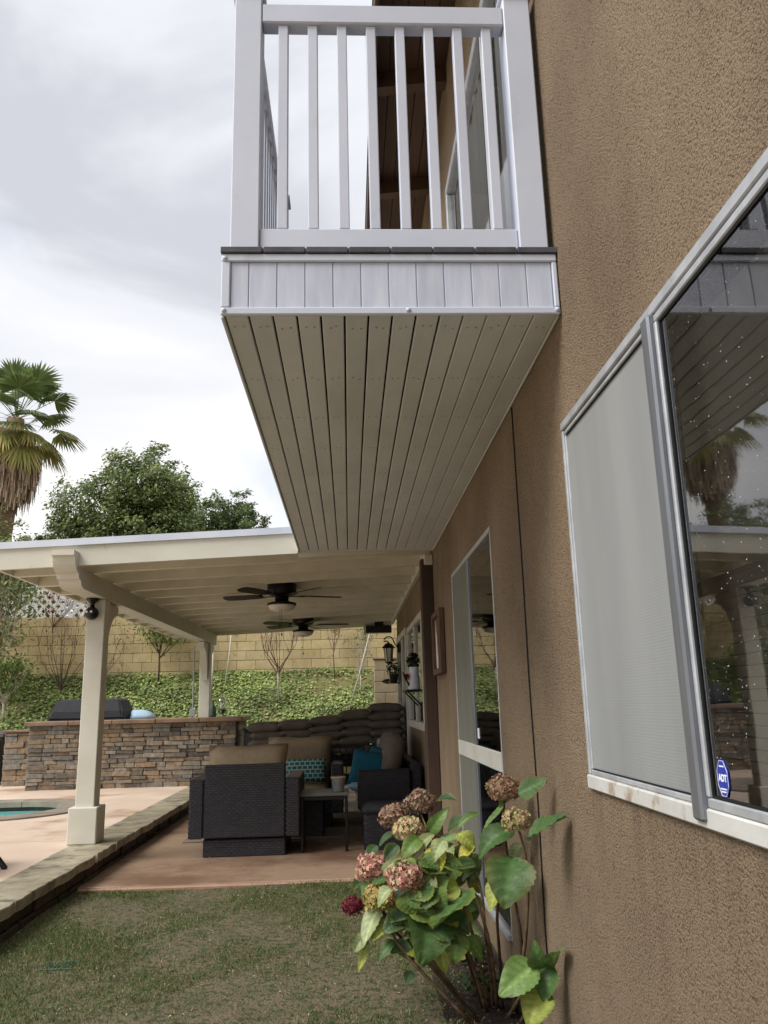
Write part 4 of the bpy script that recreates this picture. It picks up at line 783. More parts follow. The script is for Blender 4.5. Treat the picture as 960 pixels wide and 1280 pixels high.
# dining table with piled cushions
dt = thing('dining_table', 'black patio table buried under piled taupe cushions', 'table', (-.35, 11.55, .018))
ob('top', G().box(-1.42, .62, 11.1, 12.1, .66, .70, .008), 'black_metal', dt)
for a, b in ((-1.3, 11.2), (.5, 11.2), (-1.3, 12.0), (.5, 12.0)): ob('leg', G().box(a - .03, a + .03, b - .03, b + .03, .018, .659, .004), 'black_metal', dt)
bars(dt, 'apron', 'black_metal', [(-1.35, .55, 11.16, 11.19, .56, .659), (-1.35, .55, 12.01, 12.04, .56, .659)])
cme = [pillow_me(.50, .54, .13, 'stacked_cushion', 'cushion_taupe', puff=1.0, wob=.006) for _ in range(5)]
tops = [1.13, 1.15, 1.19, 1.26, 1.34]; names_c = ['leftmost', 'second', 'middle', 'fourth', 'rightmost']
for c_ in range(5):
    nl = [4, 4, 5, 5, 6][c_]; z = .70; th = (tops[c_] - .70) / nl
    for l_ in range(nl):
        hgt = th * 1.32; cu = piece('stacked_cushion', cme[(c_ * 3 + l_) % 5], None, (-1.15 + c_ * .412 + random.uniform(-.02, .02) + (nl - l_) * .012 * (1 if c_ < 2 else 0), 11.45 + random.uniform(-.03, .03), z), (1, 1, hgt / .13)); cu.rotation_euler.z = random.uniform(-.06, .06); cu.rotation_euler.y = -.06 if c_ in (2, 3) else random.uniform(-.03, .03); z += th
        ordn = ['bottom', 'second from bottom', 'third from bottom', 'fourth from bottom', 'fifth from bottom', 'sixth from bottom'][l_] if l_ < nl - 1 else 'topmost'
        props(cu, 'taupe outdoor cushion, %s of the %s pile on the black table' % (ordn, names_c[c_]), 'cushion', 'cushions piled on the table')
def dchair(x, y, rz, lb):
    t = thing('dining_chair', lb, 'chair', (0, 0, 0), 'black dining chairs')
    for a, b in ((-.22, -.22), (.22, -.22), (-.22, .22), (.22, .22)): ob('leg', G().box(a - .014, a + .014, b - .014, b + .014, 0, .43 if b < 0 else .85, .003), 'black_metal', t)
    ob('seat', G().box(-.24, .24, -.24, .24, .431, .455, .006), 'black_metal', t)
    for k in range(5): ob('back_bar', G().box(-.16 + k * .08 - .008, -.16 + k * .08 + .008, .213, .228, .5, .80, .002), 'black_metal', t)
    ob('back_rail', G().box(-.205, .205, .208, .233, .80, .845, .004), 'black_metal', t); t.location = (x, y, .018); t.rotation_euler.z = rz; ORG[t.name] = Vector((x, y, .018)); return t
d1_ = dchair(-.05, 10.95, math.pi, 'black metal dining chair between the far club chair and the sofa')
dch2 = copy_thing(d1_, (-1.15, 11.0, .018), math.pi + .1, 'black metal dining chair left of the far club chair')
cn = ob('metal_canister', G().lathe([(.06, 0), (.065, .01), (.065, .19), (.05, .21), (.02, .22)], (.42, 10.98, .70), 16), 'zinc', smooth=True); props(cn, 'grey metal canister on the table edge beside the piled cushions', 'canister'); cn.location.y = 11.16

# ================================================================== ceiling fans
def fan(loc, rot, label):
    t = thing('ceiling_fan', label, 'ceiling fan', (0, 0, 0), 'ceiling fans under the patio cover')
    ob('mount', G().lathe([(.07, 0), (.07, -.015), (.05, -.06), (.02, -.07)], (0, 0, 0), 18), 'black_metal', t, smooth=True)
    ob('downrod', G().tube([(0, 0, -.06), (0, 0, -.115)], .014, 10), 'black_metal', t)
    ob('motor_housing', G().lathe([(.03, -.07), (.07, -.078), (.15, -.09), (.165, -.105), (.165, -.195), (.145, -.215), (.08, -.225), (.075, -.29), (.05, -.295)], (0, 0, 0), 26), 'black_metal', t, smooth=True)
    lk = ob('light_kit', G().lathe([(.06, -.285), (.10, -.295), (.16, -.31), (.165, -.33), (.155, -.335)], (0, 0, 0), 26), 'black_metal', t, smooth=True)
    ob('glass_bowl', G().lathe([(.155, -.331), (.152, -.35), (.13, -.38), (.08, -.40), (.02, -.407)], (0, 0, 0), 26), 'frosted_glass', lk, smooth=True)
    for s_, zl in ((-.012, -.56), (.008, -.65)):
        ob('pull_chain', G().tube([(s_, -.10, -.33), (s_, -.10, zl)], .0018, 5).lathe([(.002, .03), (.008, .02), (.009, .008), (.002, 0)], (s_, -.10, zl - .03), 8), 'black_metal', lk)
    bme = None
    for k in range(5):
        if bme is None:
            g = G(); P_ = [(.22, -.05), (.30, -.062), (.55, -.072), (.66, -.068), (.70, -.04), (.705, 0), (.70, .04), (.66, .068), (.55, .072), (.30, .062), (.22, .05)]
            tilt = math.radians(12); g.prism([(a, b) for a, b in P_], -.004, .004, 'z'); g.v = [(x, y * math.cos(tilt) - z * math.sin(tilt), z * math.cos(tilt) + y * math.sin(tilt)) for x, y, z in g.v]
            b0 = ob('blade', g, 'fan_blade', t, origin=(0, 0, 0)); ba = ob('blade_arm', G().box(.08, .25, -.015, .015, -.012, -.004, .002).box(.2, .27, -.035, .035, -.012, -.006, .002), 'black_metal', b0, origin=(0, 0, 0)); bme = (b0.data, ba.data)
            b0.location = (0, 0, -.222); b0.rotation_euler.z = rot; ba.location = (0, 0, 0)
        else:
            b = bpy.data.objects.new('blade', bme[0]); COL.objects.link(b); b.parent = t; b.location = (0, 0, -.222); b.rotation_euler.z = rot + k * 2 * math.pi / 5
            a = bpy.data.objects.new('blade_arm', bme[1]); COL.objects.link(a); a.parent = b
    t.location = loc; ORG[t.name] = Vector(loc); return t
fan((-.745, 9.02, zc(-.745) + .148), math.radians(20), 'dark ceiling fan with bowl light, nearer and larger one')
fan((-.695, 12.42, zc(-.695) + .148), math.radians(2), 'dark ceiling fan with bowl light, farther one over the table')

# ================================================================== fittings
sl = thing('security_camera', 'round black security camera on a stem on the near column', 'camera', (-2.45, 7.74, 2.25))
ob('flange', G().lathe([(.062, 0), (.062, -.012), (.05, -.02), (.024, -.045), (.019, -.09)], (-2.435, 7.728, 2.40), 18), 'black_plastic', sl, smooth=True)
ob('mount_plate', G().box(-2.46, -2.41, 7.70, 7.789, 2.385, 2.3995, .003), 'black_plastic', sl)
ob('ball', G().lathe([(.064 * math.sin(t) + .001, -.064 * math.cos(t)) for t in np.linspace(0, math.pi, 12)], (-2.435, 7.722, 2.262), 20), 'black_plastic', sl, smooth=True)
for dx in (-.026, .016): ob('lens', G().lathe([(.013, 0), (.011, .006), (.002, .009)], (0, 0, 0), 10), 'white_print_glint', sl); o = sl.children[-1]  # glints painted as small white ovals on the camera ball
k = 0
for o in [c for c in sl.children if c.name.startswith('lens')]: o.location = Vector((-2.435 + (-.028, .012)[k], 7.722 - .057, 2.272)) - org(sl); o.rotation_euler.x = math.radians(95); k += 1
hb = thing('black_speaker_bar', 'black rectangular box fixed under the far edge of the patio cover', 'speaker', (.55, 13.6, 2.5))
ob('case', G().box(.30, .74, 13.78, 13.97, 2.55, 2.675, .01), 'black_plastic', hb); ob('bracket', G().box(.45, .60, 13.8, 13.9, 2.676, zc(.5) + .14), 'black_metal', hb); ob('end_cap', G().box(.262, .299, 13.77, 13.98, 2.53, 2.68, .006), 'cream_under', hb)
ln = thing('wall_lantern', 'black wall lantern with glass panes on a curved arm', 'lantern', (.62, 12.45, 1.95))
ob('arm', G().tube([(.762, 12.45, 2.20), (.72, 12.45, 2.24)] + [(.69 - .075 * (1 - math.cos(t)), 12.45, 2.30 + .07 * math.sin(t)) for t in np.linspace(0, math.pi, 8)] + [(.54 + .07, 12.45, 2.30)], .009, 8), 'black_metal', ln, smooth=True); ob('wall_plate', G().box(.752, .769, 12.40, 12.50, 2.12, 2.30, .004), 'black_metal', ln)
ob('roof', G().lathe([(.012, .05), (.02, .03), (.05, .02), (.10, -.035), (.104, -.045)], (.61, 12.45, 2.24), 6), 'black_metal', ln)
ob('glass', G().lathe([(.068, .20), (.048, 0)], (.61, 12.45, 1.99), 6), 'frosted_glass', ln)
for k in range(6): t_ = math.pi / 3 * k; ob('bar', G().tube([(.61 + .073 * math.cos(t_), 12.45 + .073 * math.sin(t_), 2.195), (.61 + .051 * math.cos(t_), 12.45 + .051 * math.sin(t_), 1.985)], .006, 5), 'black_metal', ln)
ob('finial', G().lathe([(.056, 0), (.05, -.015), (.018, -.03), (.006, -.05)], (.61, 12.45, 1.985), 8), 'black_metal', ln)
pp = thing('bracket_planter', 'dark pot with trailing plant on a bracket below the lantern', 'planter', (.68, 12.4, 1.66))
ob('bracket', G().tube([(.765, 12.35, 1.665), (.55, 12.35, 1.665), (.50, 12.35, 1.69)], .008, 6), 'black_metal', pp); ob('pot', G().lathe([(.05, 0), (.07, .12), (.075, .125)], (.675, 12.35, 1.673), 14), 'dark_planter', pp)
tuft('foliage', (.665, 12.35, 1.87), .10, 160, .05, [(58, 78, 52), (96, 112, 84), (40, 52, 36)], [2, 1, 1], pp, flat=1.4, seed=1); tuft('trailing_foliage', (.56, 12.35, 1.70), .07, 70, .04, [(74, 66, 50), (60, 74, 46)], [1, 1], pp, flat=.5, seed=2)
shf = thing('wall_shelf', 'small black bracket shelf on the wall past the brown post', 'shelf', (.67, 8.6, 1.42)); ob('board', G().box(.58, .745, 8.36, 8.9, 1.475, 1.495, .004), 'black_metal', shf); ob('brace', G().tube([(.60, 8.4, 1.475), (.74, 8.4, 1.33)], .008, 6), 'black_metal', shf); ob('brace', G().tube([(.60, 8.85, 1.475), (.74, 8.85, 1.33)], .008, 6), 'black_metal', shf)
wc = thing('enamel_pitcher', 'white enamel pitcher of dark greenery and red blooms on the shelf', 'pitcher', (.69, 8.62, 1.496))
ob('body', G().lathe([(.062, 0), (.064, .01), (.048, .22), (.052, .235)], (.685, 8.62, 1.4965), 18), 'enamel_white', wc, smooth=True); ob('spout', G().tube([(.64, 8.60, 1.53), (.585, 8.58, 1.62), (.565, 8.575, 1.68)], [.012, .008, .007], 8), 'black_metal', wc); ob('greenery', G().tube([(.685, 8.62, 1.7), (.685, 8.62, 1.8)], .01, 5), 'stem_dark', wc)
tuft('leaves', (.685, 8.62, 1.80), .075, 150, .045, [(34, 44, 34), (52, 64, 46)], [2, 1], wc, seed=3, flat=1.2); tuft('red_flower', (.61, 8.6, 1.63), .036, 60, .03, [(150, 24, 36), (110, 14, 24)], [2, 1], wc, m='petal', seed=4)
dg_ = thing('drain_grate', 'small green slotted drain cover set in the lawn', 'drain', (-1.60, 4.92, 0))
for k in range(9): ob('bar', G().box(-1.69 + k * .019, -1.681 + k * .019, 4.86, 4.98, .0, .008, .002), 'green_grate', dg_)
for yy in (4.84, 4.98): ob('frame_bar', G().box(-1.70, -1.52, yy + .005, yy + .014, .0, .0085, .002), 'green_grate', dg_)

# ================================================================== vegetation
def crown(name, lobes, n, size, cols, wts, parent, seed, gap=.0, sub=1.0, origin=(0, 0, 0)):
    """leaf cloud gathered in sprays on lumpy ellipsoid lobes; lobes: (cx,cy,cz,rx,ry,rz,weight)"""
    rg = np.random.default_rng(seed); W = np.array([l[6] for l in lobes], float); W /= W.sum(); Ps, Ns, Cs = [], [], []
    for l, wt in zip(lobes, W):
        m_ = int(n * wt); ns = max(8, m_ // 70); d = unit(rg.normal(size=(ns, 3))); rad = rg.uniform(.5, 1.0, (ns, 1)) ** .4 * (1 + .22 * np.sin(5 * d[:, :1] + 3 * d[:, 1:2]) + .1 * rg.normal(size=(ns, 1)))
        ctr = np.array(l[:3]) + d * rad * np.array(l[3:6]); k = rg.integers(0, ns, m_); spr = np.array(l[3:6]).mean() * .115 * sub
        P = ctr[k] + rg.normal(size=(m_, 3)) * spr * np.array([1, 1, .75]); Nn = unit(d[k] * .7 + rg.normal(size=(m_, 3)) * .5 + np.array([-.2, -.15, .6]))
        tone = rg.uniform(.72, 1.25, (ns, 1))[k]; Ps.append(P); Ns.append(Nn); Cs.append(mixcols(m_, cols, wts, rg=rg) * tone)
    P, Nn, Cc = np.concatenate(Ps), np.concatenate(Ns), np.concatenate(Cs); return npobj(name, leafquads(P, Nn, rg.uniform(.6, 1.35, len(P)) * size, .6, rg), 'leaf_small', parent, Cc, origin)
def branchy(base, tips, r0, bark='bark', n=7, seed=0):
    rd = random.Random(seed); g = G(); b = Vector(base)
    for t_ in tips:
        t_ = Vector(t_); pts = []; L_ = (t_ - b).length
        for k in range(n + 1): u = k / n; p = b.lerp(t_, u); p.z = b.z + (t_.z - b.z) * (u ** .8); pts.append(p + Vector((rd.uniform(-1, 1), rd.uniform(-1, 1), 0)) * L_ * .03 * math.sin(math.pi * u))
        g.tube(pts, [r0 * (1 - .85 * k / n) for k in range(n + 1)], 7)
    return g
def tree(name, label, base, lobes, n, size, cols, wts, seed, r0=.22, cat='tree', group='trees beyond the block wall'):
    t = thing(name, label, cat, base, group); rd = random.Random(seed)
    ob('trunk', branchy(base, [(l[0] + rd.uniform(-.3, .3) * l[3], l[1], l[2] + rd.uniform(-.2, .3) * l[5]) for l in lobes] + [(l[0] + rd.uniform(-.8, .8) * l[3], l[1] + rd.uniform(-.5, .5) * l[4], l[2] + rd.uniform(0, .6) * l[5]) for l in lobes], r0, seed=seed), 'bark', t, smooth=True)
    crown('crown', lobes, n, size, cols, wts, t, seed, origin=base); return t
GR = [(116, 130, 78), (96, 114, 64), (140, 150, 92), (164, 162, 104)]
tree('broadleaf_tree', 'large rounded green tree between the palm and the balcony', (-7.0, 25, 2.5), [(-7.9, 25, 7.5, 1.2, 1.4, 1.1, 1.7), (-6.35, 25, 8.3, 1.25, 1.4, 1.3, 2.3), (-5.75, 25, 7.3, 1.2, 1.3, 1.2, 1.9), (-7.0, 25.3, 6.6, 2.0, 1.5, 1.4, 2.6), (-5.2, 25, 6.2, 1.0, 1.2, 1.0, 1.2), (-8.9, 25, 6.9, .7, .9, .6, .5)], 42000, .12, GR, [4, 4, 2, .6], 3)
tree('broadleaf_tree', 'smaller dark green tree right behind the large tree', (-4.4, 29, 2.8), [(-5.1, 29, 8.1, .9, 1.1, 1.0, 1.6), (-4.1, 29, 8.25, .8, 1.0, .9, 1.4), (-3.5, 29, 7.5, .7, 1.0, .9, 1.2), (-4.5, 29, 7.0, 1.4, 1.2, 1.0, 1.8)], 20000, .11, [(100, 116, 68), (84, 100, 58), (126, 138, 84)], [4, 3, 1], 5)
tree('tall_shrub', 'light green shrub showing below the palm above the roof edge', (-11.0, 27, 2.6), [(-11.6, 27, 6.7, 1.2, 1.0, 1.3, 2), (-10.2, 27, 6.2, .9, 1.0, 1.2, 1.4), (-12.4, 27, 7.0, .9, 1, 1.2, 1.2), (-10.9, 27, 4.6, 2, 1, 1.6, 2)], 15000, .11, [(112, 124, 70), (88, 104, 54), (140, 146, 96)], [3, 3, 1], 7, .12, cat='shrub')
tree('broadleaf_tree', 'dark green tree left of the palm, mirrored in the near window', (-17.5, 29, 2.7), [(-17.5, 29, 7.0, 2.6, 1.6, 1.8, 3), (-15.6, 29, 6.6, 1.6, 1.4, 1.6, 2), (-19.5, 29, 6.8, 2, 1.5, 1.7, 2), (-17.5, 29, 5, 3.6, 1.6, 1.6, 2)], 12000, .2, GR, [4, 4, 1, .4], 9)
hg = thing('hedge', 'dark green hedge mass showing through the white lattice', 'hedge', (-7.6, 18.6, 2.2)); ob('stems', branchy((-7.6, 18.6, 2.2), [(-9.6, 18.6, 3.6), (-8.4, 18.6, 3.8), (-7.2, 18.6, 3.8), (-6, 18.6, 3.6), (-5.2, 18.6, 3.5)], .05, seed=44), 'bark', hg); crown('foliage', [(-9.8, 18.6, 3.4, .9, .5, .8, 1), (-8.6, 18.6, 3.5, .9, .5, .8, 1), (-7.4, 18.6, 3.5, .9, .5, .75, 1), (-6.2, 18.6, 3.4, .9, .5, .75, 1), (-5.2, 18.6, 3.3, .7, .5, .7, .8)], 14000, .09, [(84, 92, 54), (66, 78, 44), (112, 100, 66)], [3, 3, 1], hg, 45, origin=(-7.6, 18.6, 2.2))
# fan palm
PB = Vector((-13.1, 30, 2.6)); PCN = Vector((-12.8, 30, 12.5))
pm_ = thing('fan_palm', 'tall fan palm with shaggy brown skirt at the left edge', 'palm tree', tuple(PB))
ob('trunk', G().tube([PB.lerp(PCN, k / 10) + Vector((.05 * math.sin(k), 0, 0)) for k in range(11)], [.42 - .01 * k for k in range(11)], 14), 'palm_trunk', pm_, smooth=True)
def frond(az, el, pet, rad, seed, cols, droop=.5, spread=150):
    rd = random.Random(seed); d = Vector((math.cos(az) * math.cos(el), math.sin(az) * math.cos(el), math.sin(el))); side = d.cross(Vector((0, 0, 1))).normalized(); up = side.cross(d).normalized()
    h = PCN + d * pet - Vector((0, 0, .12 * pet * max(0, math.cos(el)))); Pq = []; nseg = 34
    for k in range(nseg):
        a = math.radians(-spread + 2 * spread * k / (nseg - 1)) ; L_ = rad * (.72 + .28 * math.cos(a * .6)) * rd.uniform(.93, 1.05)
        e1 = (d * math.cos(a) + side * math.sin(a)).normalized(); wv = (side * math.cos(a) - d * math.sin(a)) * rad * .052; fold = up * (.03 if k % 2 else -.03) * rad
        p0 = h; p1 = h + e1 * L_ * .55 + fold - Vector((0, 0, droop * .10 * L_)); p2 = h + e1 * L_ * .98 - Vector((0, 0, droop * .45 * L_)) + Vector((rd.uniform(-1, 1), rd.uniform(-1, 1), 0)) * .04
        Pq.append([p0, p1 + wv * 1.05, p2, p1 - wv * 1.05])
    for s_ in (1,):
        w2 = side * .03; Pq.append([PCN - w2, PCN + w2, h + w2 * .6, h - w2 * .6])
    P = np.array([[tuple(q) for q in p] for p in Pq]); n = len(P); c = mixcols(n, cols, [1] * len(cols), .15, np.random.default_rng(seed))
    return npobj('frond', P, 'leaf_small', pm_, c, tuple(PCN))
rd = random.Random(4)
GRN = [(112, 128, 78), (126, 140, 88), (96, 114, 68)]; YEL = [(166, 162, 92), (142, 144, 80), (184, 172, 108)]
for k in range(32):
    u = k / 31; el = math.radians(78 - 125 * u + rd.uniform(-8, 8)); az = k * 2.39996 + rd.uniform(-.2, .2)
    frond(az, el, rd.uniform(1.3, 1.8) * (1.0 if u < .7 else .8), rd.uniform(1.0, 1.25), 100 + k, GRN if u < .62 else (GRN + YEL if u < .8 else YEL), .25 + .9 * u, 112)
rg = np.random.default_rng(8); n = 2600                                   # hanging dead fronds
ang = rg.uniform(0, 2 * math.pi, n); hh = rg.uniform(0, 1, n); rr = (.48 + .55 * np.sin(np.pi * np.clip(hh * .8 + .12, 0, 1))) * rg.uniform(.75, 1.08, n); L_ = rg.uniform(.5, 1.2, n)
top = np.stack([PCN.x - .05 + rr * np.cos(ang), PCN.y + rr * np.sin(ang), PCN.z - .5 - hh * 2.2], 1); out_ = np.stack([np.cos(ang), np.sin(ang), np.zeros(n)], 1); tn = np.stack([-np.sin(ang), np.cos(ang), np.zeros(n)], 1) * rg.uniform(.02, .06, n)[:, None]
bot = top + out_ * rg.uniform(-.12, .1, n)[:, None] - np.stack([np.zeros(n), np.zeros(n), L_], 1) + tn * rg.normal(size=(n, 1))
sk = npobj('dead_frond_skirt', np.stack([top - tn, top + tn, bot + tn * .4, bot - tn * .4], 1), 'dry_frond', pm_, mixcols(n, [(184, 160, 134), (156, 132, 108), (200, 178, 152), (128, 106, 86)], [3, 3, 2, 1]), tuple(PCN)); sk['kind'] = 'stuff'
# ivy on the slope
rg = np.random.default_rng(21); n = 70000
ix = rg.uniform(-13, 2.5, n); iy = rg.uniform(14.5, 17.5, n); patch = np.sin(ix * 1.3 + 2 * np.sin(iy * 1.7)) + np.sin(iy * 2.9 + ix * .6) + rg.normal(size=n) * .8; keep = patch > -1.7 + 1.0 * np.clip((ix + 1.8) / 2, 0, 1)
ix, iy = ix[keep], iy[keep]; n = len(ix); tt = np.clip((iy - 14.5) / 2.9, 0, 1); iz = .19 + 1.85 * tt ** .85 + .05 * np.sin(1.7 * ix + iy) * np.sin(np.pi * tt) + rg.uniform(.01, .09, n) + .05 * np.sin(ix * 3.1) * np.sin(iy * 4.3)
P = np.stack([ix, iy, iz], 1); Nn = unit(np.stack([-.15 + rg.normal(size=n) * .38, -.45 + rg.normal(size=n) * .38, np.full(n, .9)], 1)); tone = (.8 + .3 * np.sin(ix * 2.2 + 1.3 * iy) * np.sin(iy * 3.1 - ix))[:, None]
iv = npobj('ground_ivy', leafquads(P, Nn, rg.uniform(.034, .072, n), .85, rg), 'leaf_ivy', None, mixcols(n, [(146, 164, 90), (122, 144, 74), (168, 180, 106), (98, 120, 62), (186, 188, 122)], [4, 4, 2, 2, .8], rg=rg) * tone); props(iv, 'green ivy ground cover over the slope below the block wall', 'ivy', kind='stuff')
# shrubs and young trees on the slope
def bare(name, label, base, h, nb, r0, spread, bark, seed, leaves=0, cols=None, lsize=.05, cat='young tree', group='young plants on the slope', fork=.35, twig=None):
    t = thing(name, label, cat, base, group); rd = random.Random(seed); b = Vector(base); g = G(); tips = []; ft = b + Vector((rd.uniform(-.03, .03), 0, h * fork))
    g.tube([b, b.lerp(ft, .5) + Vector((rd.uniform(-.02, .02), 0, 0)), ft], [r0, r0 * .9, r0 * .8], 7); ob('trunk', g, bark, t, smooth=True); g = G()
    for k in range(nb):
        az = rd.uniform(0, 6.28); sp = spread * rd.uniform(.3, 1); e_ = ft + Vector((math.cos(az) * sp, math.sin(az) * sp * .7, h * (1 - fork) * rd.uniform(.6, 1))); s0 = b.lerp(ft, rd.uniform(.75, 1))
        mid = s0.lerp(e_, .5) + Vector((math.cos(az) * sp * .22, 0, -.03 * h)); g.tube([s0, s0.lerp(mid, .5), mid, e_], [r0 * .55, r0 * .42, r0 * .3, r0 * .1], 5, False); tips += [mid, e_]
        for q in range(4):
            s1 = mid.lerp(e_, rd.uniform(0, .8)); e2 = s1 + Vector((rd.uniform(-1, 1) * spread * .35, rd.uniform(-1, 1) * spread * .3, rd.uniform(.1, .3) * h)); g.tube([s1, s1.lerp(e2, .5) + Vector((rd.uniform(-.02, .02), 0, 0)), e2], [r0 * .22, r0 * .16, r0 * .07], 4, False); tips.append(e2)
    ob('branches', g, twig or bark, t)
    if leaves:
        rg_ = np.random.default_rng(seed); tp = np.array([tuple(p) for p in tips]); k = rg_.integers(0, len(tp), leaves); P = tp[k] + rg_.normal(size=(leaves, 3)) * spread * .16; npobj('leaves', leafquads(P, unit(rg_.normal(size=(leaves, 3))), rg_.uniform(.6, 1.3, leaves) * lsize, .4, rg_), 'leaf_small', t, mixcols(leaves, cols, [1] * len(cols), rg=rg_), base)
    return t
def hz(x, y): return hill_z(x, y) - .03
bare('bare_sapling', 'bare pinkish sapling with pale trunk in the middle of the slope', (-1.37, 16.2, hz(-1.37, 16.2)), 1.75, 11, .02, .5, 'pale_bark', 31, twig='twig', fork=.42)
bare('bare_sapling', 'thin bare sapling against the wall right of the far fan', (-.30, 17.2, hz(-.3, 17.2)), 1.5, 7, .013, .2, 'twig', 32, 120, [(92, 110, 56), (120, 130, 76)], fork=.5)
bare('slope_tree', 'slim young tree with sparse green leaves left of the far column', (-3.95, 17.1, hz(-3.95, 17.1)), 1.7, 9, .022, .7, 'bark', 33, 2600, [(122, 138, 72), (98, 116, 60), (150, 160, 96)], .09, fork=.4)
bare('slope_tree', 'bare brown shrub with fine upright twigs below the lattice', (-5.75, 16.6, hz(-5.75, 16.6)), 2.0, 12, .016, .75, 'twig_dark', 34, 160, [(140, 60, 52), (120, 84, 60)], .05, fork=.12)
bare('slope_tree', 'wispy grey green shrub at the left edge before the lattice', (-7.15, 16.3, hz(-7.15, 16.3)), 3.2, 26, .04, 1.05, 'pale_bark', 35, 7500, [(142, 150, 100), (116, 130, 78), (164, 166, 120), (98, 112, 64)], .10, fork=.2)
bare('slope_tree', 'leggy green bush low at the left end of the slope', (-6.6, 16.0, hz(-6.6, 16.0)), 1.15, 10, .025, .5, 'pale_bark', 36, 1100, [(92, 114, 56), (120, 138, 72)], .09, fork=.4)
bare('slope_tree', 'reddish leaved vine plant climbing the block wall behind the near column', (-5.1, 17.2, hz(-5.1, 17.2)), 1.5, 8, .018, .6, 'twig', 37, 260, [(150, 58, 50), (92, 112, 58), (130, 130, 70)], .06, fork=.15)
bare('flowering_vine', 'magenta flowering vine in front of the white lattice', (-6.3, 17.45, 3.0), 1.0, 9, .012, .55, 'twig_dark', 38, 220, [(150, 40, 62), (120, 30, 50), (170, 70, 80)], .07, fork=.15, cat='vine')
bare('slope_tree', 'thin leafy plant by the leaning white stake near the side wall', (.25, 16.6, hz(.25, 16.6)), 1.5, 8, .02, .3, 'pale_bark', 39, 420, [(134, 146, 92), (104, 122, 66)], .05, fork=.3)
for a, b, r_, lb in (((-.05, 15.9, hz(0, 15.9)), (.42, 15.9, 2.75), .013, 'white stake leaning right beside the side block wall'), ((-2.55, 16.9, hz(-2.5, 16.9)), (-2.42, 16.9, 3.1), .018, 'white stake standing just right of the far column'), ((-2.75, 16.4, hz(-2.7, 16.4)), (-2.72, 16.4, 2.9), .02, 'grey white stake standing just left of the far column')):
    props(ob('garden_stake', G().tube([a, tuple((np.array(a) + np.array(b)) / 2 + np.array([.015, 0, 0])), b], [r_, r_ * .95, r_ * .8], 8), 'white_stake', smooth=True), lb, 'stake', 'white stakes on the slope')
jb = thing('conduit_box', 'small grey electrical box on a conduit beside the far column', 'electrical box', (-2.52, 13.35, 1.226)); ob('pipe', G().tube([(-2.52, 13.36, 1.226), (-2.52, 13.36, 2.36)], .012, 8), 'conduit_grey', jb); ob('box', G().box(-2.56, -2.47, 13.31, 13.359, 1.24, 1.36, .005), 'conduit_grey', jb)

# grass and litter on the lawn
rg = np.random.default_rng(77); n = 230000
gx = rg.uniform(-2.12, .55, n); gy = 2.9 + (6.84 - 2.9) * rg.uniform(0, 1, n) ** .85
def fbm(x, y): return np.sin(1.9 * x + 1.2 * np.sin(2.3 * y)) + .7 * np.sin(4.1 * y - 2.2 * x + 1.5 * np.sin(3.3 * x)) + .5 * np.sin(8.3 * x + 5.1 * y) + .35 * np.sin(17 * x - 13 * y)
den = fbm(gx, gy) + .8 * np.sin(41 * gx + 7 * np.sin(23 * gy)) * np.sin(37 * gy) + rg.normal(size=n) * .8 + .4 * (gx < -1.2) - .9 * np.clip((gx - .1) * 2, 0, 1); k = den > .1
gx, gy = gx[k], gy[k]; n = len(gx); gz = np.array([.006 * np.sin(3.1 * gx + 1.3 * gy) + .005 * np.sin(5.7 * gy - 2.2 * gx) - .006])[0]
a = rg.uniform(0, 2 * np.pi, n); hgt = rg.uniform(.006, .021, n) * np.where(rg.uniform(size=n) < .09, 2.1, 1); wd = rg.uniform(.0014, .0028, n); ln_ = rg.uniform(.2, 1.3, n) * hgt; az = rg.uniform(0, 2 * np.pi, n)
b0 = np.stack([gx, gy, gz], 1); s = np.stack([np.cos(a), np.sin(a), np.zeros(n)], 1) * wd[:, None]; tip = b0 + np.stack([np.cos(az) * ln_, np.sin(az) * ln_, hgt], 1)
gc = mixcols(n, [(84, 108, 54), (70, 94, 46), (112, 126, 70), (152, 142, 104), (124, 108, 82)], [4, 4, 2, 1.6, 1.5], rg=rg)
gs = npobj('grass', np.stack([b0 - s, b0 + s, tip], 1), 'grass_blade', None, gc); props(gs, 'patchy short grass thinning to bare soil near the house', 'grass', kind='stuff')
n = 5200; lx = rg.uniform(-2.1, .74, n); ly = rg.uniform(2.9, 6.8, n); sel = (lx > .2) | (rg.uniform(size=n) < .42); lx, ly = lx[sel], ly[sel]; n = len(lx)
lt = npobj('leaf_litter', leafquads(np.stack([lx, ly, np.full(n, .018) + rg.uniform(0, .012, n) + .02 * np.clip(lx - .45, 0, 1)], 1), unit(rg.normal(size=(n, 3)) * .35 + np.array([0, 0, 1])), rg.uniform(.004, .016, n), .4, rg), 'grass_blade', None, mixcols(n, [(190, 176, 146), (150, 126, 92), (112, 88, 62), (206, 198, 176)], [2, 2, 2, 1], rg=rg)); props(lt, 'pale dry leaf scraps scattered over lawn and bed', 'leaf litter', kind='stuff')
n = 130; lx = rg.uniform(-1.5, .4, n); ly = rg.uniform(6.95, 8.0, n); lp = npobj('patio_litter', leafquads(np.stack([lx, ly, np.full(n, .021)], 1), unit(rg.normal(size=(n, 3)) * .15 + np.array([0, 0, 1])), rg.uniform(.006, .02, n), .5, rg), 'grass_blade', None, mixcols(n, [(196, 186, 166), (90, 66, 48)], [1, 1], rg=rg)); props(lp, 'small scraps of dry leaf on the patio floor', 'leaf litter', kind='stuff')

